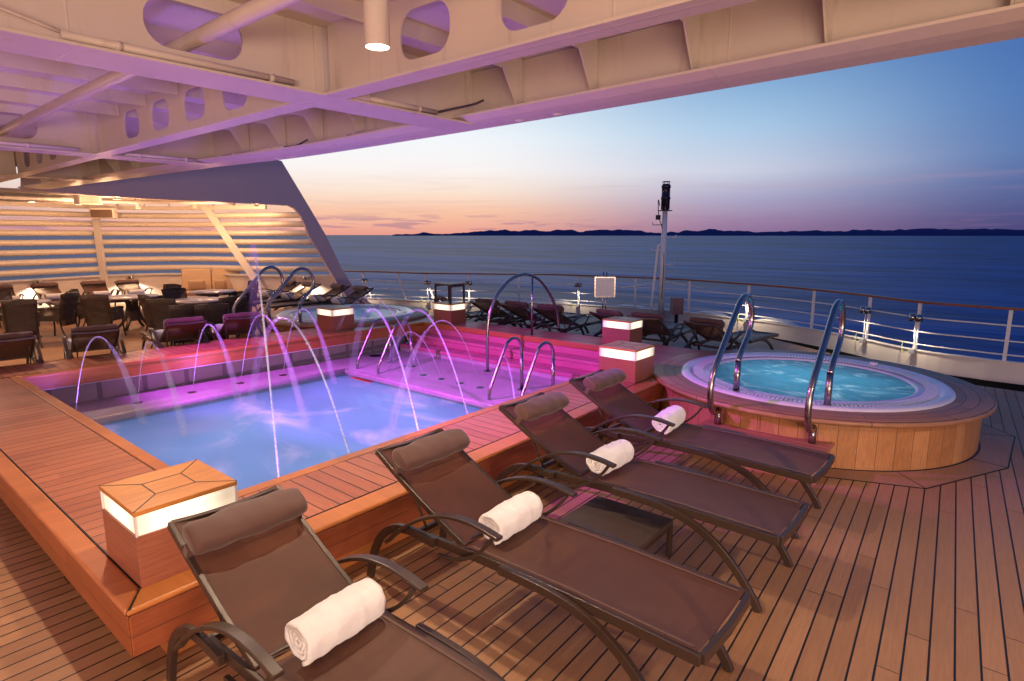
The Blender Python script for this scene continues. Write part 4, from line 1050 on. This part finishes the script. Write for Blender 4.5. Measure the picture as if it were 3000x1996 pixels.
for rib, w in (([(281, 640), (287, 690), (297, 760), (308, 840), (315, 880)], .19), ([(586, 590), (606, 612), (640, 660), (690, 735), (757, 833), (790, 885)], .24)):
    b = MB(); P_ = [wpix(u, v, .22) for u, v in rib]; b.band(curve(P_, 4), .12, w, up=tuple(RT)); b.build('rib', 'white_paint', lw)
for u, v, lab in ((110, 826, 'chrome twin lamp on the slatted wall parapet at the left, above a lounger'), (380, 812, 'chrome twin lamp on the parapet right of the leaning wall post'), (898, 815, 'chrome twin lamp on the parapet seen through the far grab rails')):
    q = wpix(u, v+2, .22); deck_lamp((q.x, q.y, q.z-.06), math.atan2(q.y, q.x), lab, low=False); LAMPS.append((Vector((q.x, q.y, 0))-Vector((q.x, q.y, 0)).normalized()*.12, q.z-.08, 60))
# speaker
q = wpix(298, 625, 1.2)
sp = thing('speaker', 'cream framed loudspeaker hanging at the top of the leaning wall post', 'speaker', tuple(q), R(-43), world=False)
b = MB(); b.box((-.36, -.02, -.17), (.36, .26, .17)); b.build('cabinet', 'white_paint', sp, .03)
b = MB(); b.box((-.33, -.03, -.14), (.33, -.015, .11)); b.build('grille', 'speaker_grille', sp, .006)
b = MB(); b.tube([(-.40, .1, 0), (-.40, .1, .2), (0, .1, .32), (.40, .1, .2), (.40, .1, 0)], .015, 8); b.tube([(0, .1, .32), (0, .1, .8)], .02, 8); b.build('yoke', 'white_paint', sp)

# ------------------------------------------------------------------ lounge furniture
def round_table(cx, cy, r, label):
    o = thing('round_table', label, 'table', (cx, cy, 0), group='round pale topped wicker tables', world=False)
    b = MB(); b.lathe([(.001, .815), (r-.01, .815), (r, .822), (r, .842), (r-.01, .85), (.001, .85)], n=56, cap=False); b.build('tabletop', 'laminate', o)
    b = MB(); b.lathe([(r*.72, .74), (r*.74, .812)], n=40, cap=False); b.build('apron', 'wicker', o)
    b = MB(); b.lathe([(.16, .22), (.13, .45), (.15, .74)], n=20, cap=False); b.build('pedestal', 'wicker', o)
    for k in range(4):
        a = R(45+90*k); c, s = math.cos(a), math.sin(a)
        b = MB(); b.band(curve([(c*.10, s*.10, .70), (c*.16, s*.16, .40), (c*.28, s*.28, .16), (c*.44, s*.44, .0)], 5), .05, .06, up=(-s, c, 0)); b.build('leg', 'brown_metal', o)
        c2, s2 = math.cos(a+PI/2), math.sin(a+PI/2)
        b = MB(); vs = []
        for i in range(7):
            f = i/6; x = c*(1-f)+c2*f; y = s*(1-f)+s2*f; arch = 4*f*(1-f)
            vs += [(x*.13, y*.13, .62), (x*.30, y*.30, .12+.14*arch)]
        b.add(vs, [(2*i, 2*i+1, 2*i+3, 2*i+2) for i in range(6)], True); b.build('skirt', 'wicker', o)
    return o
TB = [(3.30, 17.95, .66, 'round pale topped table cut by the left edge of the view'), (5.55, 17.45, .62, 'round pale topped table left of centre in the lounge, below the leaning post'), (6.30, 15.25, .62, 'round pale topped table nearest the far hot tub'), (7.55, 17.3, .60, 'round pale topped table in front of the beige sofa')]
for t in TB: round_table(*t)
def chair():
    o = thing('wicker_chair', 'x', 'chair', (0, 0, 0), 0, 'dark wicker armchairs around the lounge tables', world=False)
    # faces +y ; back at y=-.26
    b = MB(); b.box((-.27, -.25, .42), (.27, .27, .49)); b.build('seat', 'wicker', o, .02)
    b = MB(); vs = []; nx, ny = 8, 8
    for j in range(ny+1):
        f = j/ny; z = .30+.74*f; y = -.27-.12*f*f; w = .25+.035*f
        for i in range(nx+1):
            g = -1+2*i/nx; vs.append((g*w, y-.035*(1-g*g), z+.02*(1-g*g)*(f > .9)))
    b.add(vs, [(j*(nx+1)+i, j*(nx+1)+i+1, (j+1)*(nx+1)+i+1, (j+1)*(nx+1)+i) for j in range(ny) for i in range(nx)], True)
    k = b.build('backrest', 'wicker', o); s_ = k.modifiers.new('t', 'SOLIDIFY'); s_.thickness = .02
    b = MB(); fr = [(-.255, -.27, .30), (-.27, -.30, .67), (-.29, -.39, 1.04), (0, -.425, 1.06), (.29, -.39, 1.04), (.27, -.30, .67), (.255, -.27, .30)]
    b.tube(fr, .018, 8); b.build('back_frame', 'brown_metal', o)
    for s in (-1, 1):
        b = MB(); b.band(curve([(s*.285, -.32, .74), (s*.30, -.1, .745), (s*.305, .12, .73), (s*.30, .25, .69)], 4), .06, .03); b.build('armrest', 'wicker', o, .008)
        b = MB(); vs = [(s*.29, -.29, .44), (s*.29, .26, .44), (s*.30, .24, .70), (s*.30, .05, .73), (s*.285, -.31, .73)]
        b.slab(vs, (s*.012, 0, 0)); b.build('side_panel', 'wicker', o)
        b = MB(); b.tube(curve([(s*.26, .25, .45), (s*.265, .26, .2), (s*.28, .29, 0)], 4), .019, 8); b.build('leg', 'brown_metal', o)
        b = MB(); b.tube(curve([(s*.25, -.25, .45), (s*.26, -.30, .2), (s*.28, -.40, 0)], 4), .019, 8); b.build('leg', 'brown_metal', o)
    return o
C0 = chair(); used_c = [False]
GC = 'dark wicker armchairs around the lounge tables'
def put_chair(bx, by, face, label):
    """bx,by centre of the top of the back; face = world angle the sitter looks"""
    rz = face-PI/2; ox, oy = 0, -.40
    c, s = math.cos(rz), math.sin(rz)
    place(C0, used_c, (bx-(ox*c-oy*s), by-(ox*s+oy*c), 0), (0, 0, rz), label, GC)
CH = [((5,881),(105,881), 'back', 'wicker chair with its back to us at the left edge, nearest the leftmost table'),
      ((0,859),(56,859), 'front', 'wicker chair facing us behind the leftmost table'),
      ((189,860),(204,862), 'left', 'wicker chair seen side on, right of the leftmost table'),
      ((196,852),(258,848), 'right', 'wicker chair turned away between the two left tables, back against the wall loungers'),
      ((232,867),(316,866), 'back', 'wicker chair with its back to us in front of the second table from the left'),
      ((405,841),(467,841), 'front', 'wicker chair facing us behind the second table from the left'),
      ((459,838),(492,838), 'left', 'wicker chair side on beside a lounger, right of the second table'),
      ((497,849),(558,849), 'back', 'wicker chair with its back to us in front of the sofa table'),
      ((434,867),(482,860), 'right', 'dark wicker chair left of the table nearest the far hot tub'),
      ((439,880),(499,878), 'back', 'tall backed wicker chair at the near left of the table nearest the far hot tub'),
      ((629,830),(684,831), 'front', 'wicker chair facing us right in front of the sofa'),
      ((675,850),(723,851), 'left', 'dark wicker chair at the right end of the sofa table, behind the grab rail'),
      ((663,873),(703,872), 'left', 'dark wicker chair right of the table nearest the far hot tub'),
      ((516,895),(577,896), 'back', 'wicker chair almost black with its back to us, front middle of the nearest table'),
      ((590,895),(650,893), 'back', 'wicker chair almost black with its back to us, front right of the nearest table')]
def atz(u, v, z):
    d = ray(u, v); t = (z-2.4)/d.z; return Vector((0, 0, 2.4))+d*t
for a, c, how, lab in CH:
    m = (atz(a[0], a[1], 1.04)+atz(c[0], c[1], 1.04))/2
    vd = math.atan2(m.y, m.x)
    t = min(TB, key=lambda t: (t[0]-m.x)**2+(t[1]-m.y)**2 + (100 if 'nearest the far hot tub' in lab and t is not TB[2] else 0))
    toT = math.atan2(t[1]-m.y, t[0]-m.x)
    # keep chairs clear of the table
    dd = math.hypot(t[0]-m.x, t[1]-m.y); need = t[2]+.62
    if 'almost black' in lab: toT = vd+.1; need = 0
    if dd < need and need: m = Vector((t[0], t[1], 0))-Vector((math.cos(toT), math.sin(toT), 0))*need
    put_chair(m.x, m.y, toT, lab)
# sofa
q = wallpt(612, .9); r_ = math.atan2(q.y, q.x)
sf = thing('sofa', 'beige two seat sofa with loose pillows against the slatted wall', 'sofa', (q.x, q.y, 0), r_-PI/2-R(8), world=False)
b = MB(); b.box((-.95, -.45, .0), (.95, .40, .36)); b.build('base', 'white_paint', sf, .03)
for s in (-1, 1):
    b = MB(); b.box((min(s*.01, s*.94), -.45, .362), (max(s*.01, s*.94), .30, .50)); b.build('seat_cushion', 'cushion', sf, .05, 4)
    b = MB(); x0, x1 = min(s*.01, s*.94), max(s*.01, s*.94); b.slab([(x0, .16, .50), (x0, .34, .50), (x0, .50, 1.22), (x0, .36, 1.24)], (x1-x0, 0, 0)); b.build('back_cushion', 'cushion', sf, .05, 4)
for cx_, w in ((-.45, .27), (.30, .2)):
    b = MB(); vs = []; n1, n2 = 14, 14
    for j in range(n2+1):
        for i in range(n1+1):
            g, h = -1+2*i/n1, -1+2*j/n2; bl = (max(0, 1-g**4)*max(0, 1-h**4))**.5
            vs.append((cx_+g*w, .06-.09*bl-.05*h, .70+h*.17))
    for j in range(n2+1):
        for i in range(n1+1):
            g, h = -1+2*i/n1, -1+2*j/n2; bl = (max(0, 1-g**4)*max(0, 1-h**4))**.5
            vs.append((cx_+g*w, .06+.05*bl-.05*h+.002, .70+h*.17))
    o_ = (n1+1)*(n2+1)
    fs = [(j*(n1+1)+i, j*(n1+1)+i+1, (j+1)*(n1+1)+i+1, (j+1)*(n1+1)+i) for j in range(n2) for i in range(n1)]
    b.add(vs, fs+[tuple(o_+k for k in f[::-1]) for f in fs], True)
    o2 = b.build('loose_pillow', 'cushion'); tag(o2, 'beige loose pillow on the left half of the sofa' if cx_ < 0 else 'beige loose pillow on the right half of the sofa', 'pillow')
    o2.location = sf.location; o2.rotation_euler = sf.rotation_euler

# ------------------------------------------------------------------ fountain jets
def jet(x, y, x1, y1, h, label, r0=.007, r1=.022, t1=1., fade=None):
    """stream from nozzle (x,y) to (x1,y1) rising h"""
    n = 44; P_ = []; rr_ = []
    for i in range(n+1):
        t = i/n*t1; P_.append((x+(x1-x)*t, y+(y1-y)*t, LZ+.01+4*h*t*(1-t))); rr_.append((r0+(r1-r0)*t**1.2)*(1+.25*noise.noise((i*.9, x*3, y))))
    cut = int(n*(.40 if h > 2 else .62))
    o = thing('water_jet', label, 'water jet', (x, y, LZ+.01), group='arching fountain jets over the pool')
    b = MB(); b.tube(P_[:cut+1], rr_[:cut+1], 10); b.build('stream', 'jet', o)
    b = MB(); b.tube(P_[cut:], [r*1.0+((.045 if h < 2 else .09)*(k/(n-cut))**.7) for k, r in enumerate(rr_[cut:])], 10); b.build('spray', ('thin_mist' if h > 2 else 'mist') if fade else 'jet', o)
    b = MB()
    for k in range(34):
        i = random.randint(int(n*.25), n if h < 2 else int(n*.4)); p = Vector(P_[i]); s = rr_[i]*2.2; q = p+Vector((random.uniform(-s, s), random.uniform(-s, s), random.uniform(-s, s))); w = random.uniform(.003, .009)
        b.add([q+Vector(v)*w for v in ((1,0,0),(-1,0,0),(0,1,0),(0,-1,0),(0,0,1),(0,0,-1))], [(0,2,4),(2,1,4),(1,3,4),(3,0,4),(2,0,5),(1,2,5),(3,1,5),(0,3,5)])
    b.build('droplets', 'jet', o)['kind'] = 'stuff'
    return o
JJ = [(2.27, 9.78, 2.70, 8.55, 1.12, 'leftmost thin fountain jet, rising in front of a wicker chair'), (3.05, 9.78, 2.85, 7.64, 1.03, 'second fountain jet from the left, a low narrow arc'), (3.83, 9.78, 4.04, 8.7, 1.11, 'third fountain jet from the left, from the far ledge'), (4.60, 9.78, 4.10, 7.0, 1.29, 'fourth fountain jet from the left, beside the vertical spray'), (5.36, 9.78, 5.55, 8.5, 1.21, 'fifth fountain jet of the far ledge, left of the far lantern')]
for j in JJ: jet(*j, .006, .015, fade=True)
KK = [(2.48, 4.70, 5.08, 10.1, 2.29, 'tallest fountain jet, dropping almost straight down in the view'), (3.30, 4.73, 4.18, 8.6, 1.45, 'thick fountain jet arching from the far tub towards the near coping'), (4.14, 4.69, 6.09, 8.78, 1.42, 'thick fountain jet crossing the far pool ladder'), (4.85, 4.60, 6.80, 8.6, 1.35, 'thick fountain jet arching over the steps, left of the lantern with the table'), (5.85, 4.80, 7.6, 6.7, .62, 'short fountain jet arch in front of the arch rail foot')]
for j in KK: jet(*j, .011, .024, fade=True)
QQ = [(6.96, 7.88, 6.88, 10.68, 1.30, 'thin high jet from the right ledge bending over the far tub rim'), (6.96, 7.42, 7.21, 9.15, .70, 'thin low jet from the right ledge in front of the steps'), (6.96, 6.50, 4.64, 5.89, 1.24, 'thin jet from the last nozzle of the right ledge')]
for j in QQ: jet(*j, .005, .016, fade=True)

# ------------------------------------------------------------------ lamps
def spot(name, loc, aim, watt, col, ang=100, blend=.7, size=.06):
    l = bpy.data.lights.new(name, 'SPOT'); l.energy = watt; l.color = col; l.spot_size = R(ang); l.spot_blend = blend; l.shadow_soft_size = size
    o = bpy.data.objects.new(name, l); COL.objects.link(o); o.location = loc
    o.rotation_euler = (Vector(aim)-Vector(loc)).to_track_quat('-Z', 'Y').to_euler(); return o
def point(name, loc, watt, col, size=.05):
    l = bpy.data.lights.new(name, 'POINT'); l.energy = watt; l.color = col; l.shadow_soft_size = size
    o = bpy.data.objects.new(name, l); COL.objects.link(o); o.location = loc; return o
WARM = (1., .75, .50); WARM2 = (1., .54, .28)
def area(name, loc, aim, watt, col, sx, sy=None):
    l = bpy.data.lights.new(name, 'AREA'); l.energy = watt; l.color = col; l.shape = 'RECTANGLE' if sy else 'DISK'; l.size = sx
    if sy: l.size_y = sy
    o = bpy.data.objects.new(name, l); COL.objects.link(o); o.location = loc
    o.rotation_euler = (Vector(aim)-Vector(loc)).to_track_quat('-Z', 'Y').to_euler(); return o
spot('canopy_lamp', (BIG[0], BIG[1], 3.49), (BIG[0], BIG[1]-.3, 0), 250, WARM, 130, .5)
spot('canopy_lamp', (1.75, 5.9, 3.5), (1.2, 5.2, 0), 330, WARM, 130, .5)
spot('canopy_lamp', (-.6, 1.2, 3.5), (-.2, 1.2, 0), 90, WARM, 130, .5)
spot('canopy_lamp', (4.1, -1.9, 3.5), (3.6, -.6, 0), 190, WARM, 130, .5)
spot('canopy_lamp', (1.2, 12.5, 3.5), (1.4, 12.5, 0), 300, WARM, 130, .5)
# warm area fills added out of view to brighten the canopy from below
area('canopy_fill', (-4.5, -4.0, 1.6), (3.5, 3.5, 4.1), 600, (1., .66, .46), 5., 1.6)
area('canopy_fill', (-1.5, -7.5, 1.2), (5.0, 1.5, 4.0), 250, (1., .66, .46), 4., 1.4)
area('canopy_fill', (-5.5, 8.0, 1.6), (3.0, 6, 4.1), 130, (1., .55, .30), 5., 1.6)
for q in CANP: point('lounge_lamp_and_fill', (q.x, q.y, q.z-.10), 26, WARM2, .08)
for x, y, w_ in ((1.2, 20.8, 105), (6.3, 21.0, 95), (9.0, 20.0, 75)): point('lounge_lamp_and_fill', (x, y, 3.0), w_, WARM2, .1)  # added fill points without fixtures, brightening the slats and ceiling
spot('lounge_lamp_and_fill', (1.5, 16.5, 3.5), (1.8, 17.0, 0), 420, WARM2, 130, .6); spot('lounge_lamp_and_fill', (4.3, 13.5, 3.5), (4.6, 14.0, 0), 170, WARM2, 110, .7)
MAG = (.82, .10, 1.20)
spot('colour_projector', (3.15, 7.6, 3.45), (6.9, 6.9, -.9), 1650, MAG, 68, .6, .05)
spot('colour_projector', (3.15, 8.8, 3.45), (4.8, 9.9, -.2), 900, MAG, 58, .7, .05)
spot('colour_projector', (3.15, 5.6, 3.45), (5.6, 3.9, .3), 800, MAG, 66, .8, .05)
area('pool_lamp', (4.1, 7.1, -1.5), (4.1, 7.1, 0), 130, (.95, .80, 1.), 4.4, 4.4)
for x, y, w in ((2.4, 5.1, 110), (4.2, 5.1, 75), (5.9, 5.2, 35), (2.2, 9.5, 120), (4.2, 9.6, 120)): spot('ledge_lamp', (x, y, .0), (x-.3, y+.2, 4), w, (.36, .14, 1.), 150, .8, .1)
area('tub_lamp', (TC[0], TC[1], .12), (TC[0], TC[1], 1), 15, (.75, .95, 1.), 1.9)
area('tub_lamp', (TL[0], TL[1], .12), (TL[0], TL[1], 1), 5, (.8, .85, 1.), 1.9)
for p, z, w in LAMPS: spot('deck_lamp_beam', (p.x, p.y, z-.02), (p.x, p.y, 0), w*1.9, (1., .80, .58), 150, .5, .04)

# ------------------------------------------------------------------ sky
w = bpy.data.worlds.new('World'); sc.world = w; w.use_nodes = True; t = NT(w.node_tree); t.n.clear()
out = t.new('ShaderNodeOutputWorld'); bg = t.new('ShaderNodeBackground'); t.l.new(bg.outputs[0], out.inputs[0])
g = t.new('ShaderNodeTexCoord').outputs['Generated']; x, y, z = t.sep(g)
el = t.m('MULTIPLY', t.m('ARCSINE', z), 180/PI)
hd = t.m('ARCTAN2', y, x)
az = t.m('MULTIPLY', t.m('SUBTRACT', R(58), hd), 180/PI)          # degrees to the right of the afterglow
az = t.m('ABSOLUTE', az)
e = t.m('DIVIDE', t.m('ADD', el, 0.), 90., clamp=True)
S = lambda d: d/90.
warm = t.ramp(e, [(0, srgb(234,156,142)), (S(.9), srgb(243,178,154)), (S(2.2), srgb(252,200,168)), (S(4), srgb(253,230,212)), (S(6), srgb(252,246,244)), (S(8.5), srgb(244,248,252)), (S(12), srgb(214,231,246)), (S(18), srgb(150,185,222)), (S(30), srgb(80,120,180)), (S(60), srgb(48,72,120)), (1, srgb(40,60,105))])
mid = t.ramp(e, [(0, srgb(140,112,152)), (S(1), srgb(158,128,164)), (S(3), srgb(172,166,198)), (S(5.5), srgb(205,210,228)), (S(9), srgb(172,203,232)), (S(13), srgb(130,172,214)), (S(18), srgb(98,142,198)), (S(30), srgb(60,96,158)), (S(60), srgb(42,66,115)), (1, srgb(38,58,104))])
cool = t.ramp(e, [(0, srgb(74,70,118)), (S(1), srgb(78,78,128)), (S(3), srgb(86,100,152)), (S(6), srgb(90,122,178)), (S(10), srgb(80,120,182)), (S(16), srgb(66,104,172)), (S(30), srgb(50,84,150)), (1, srgb(34,54,100))])
c_ = t.mix(t.smooth(az, 12., 40.), warm, mid); c_ = t.mix(t.smooth(az, 36., 60.), c_, cool)
# streaky clouds close to the horizon
cv = t.comb(t.m('MULTIPLY', hd, 5.), t.m('MULTIPLY', el, .95), 3.3); n1 = t.noise(cv, 2.6, 5, .6, .4)
band = t.m('MULTIPLY', t.smooth(el, .15, .6), t.m('SUBTRACT', 1., t.smooth(el, 1.1, 2.4)))
k1 = t.m('MULTIPLY', t.m('MULTIPLY', t.smooth(n1, .50, .60), band), t.m('SUBTRACT', 1., t.m('MULTIPLY', t.smooth(az, 18., 34.), .7)))
n2 = t.noise(t.comb(t.m('MULTIPLY', hd, 2.), t.m('MULTIPLY', el, .5), 1.3), 2., 4, .55, .5)
band2 = t.m('MULTIPLY', t.smooth(el, 1.5, 2.5), t.m('SUBTRACT', 1., t.smooth(el, 4., 7.)))
k2 = t.m('MULTIPLY', t.m('MULTIPLY', t.smooth(n2, .48, .7), band2), .16)
c_ = t.mix(t.m('MULTIPLY', k1, .5), c_, srgb(150,112,150)); c_ = t.mix(k2, c_, srgb(190,150,170))
t.put(bg.inputs[0], c_); bg.inputs[1].default_value = 1.

# ------------------------------------------------------------------ render settings
sc.view_settings.view_transform = 'Standard'; sc.view_settings.look = 'None'; sc.view_settings.exposure = 0; sc.view_settings.gamma = 1
sc.cycles.max_bounces = 6; sc.cycles.diffuse_bounces = 3; sc.cycles.glossy_bounces = 3; sc.cycles.transparent_max_bounces = 12
sc.cycles.sample_clamp_indirect = 4; sc.cycles.caustics_reflective = False; sc.cycles.caustics_refractive = False
for o in bpy.data.objects:
    if '_o' in o: del o['_o']
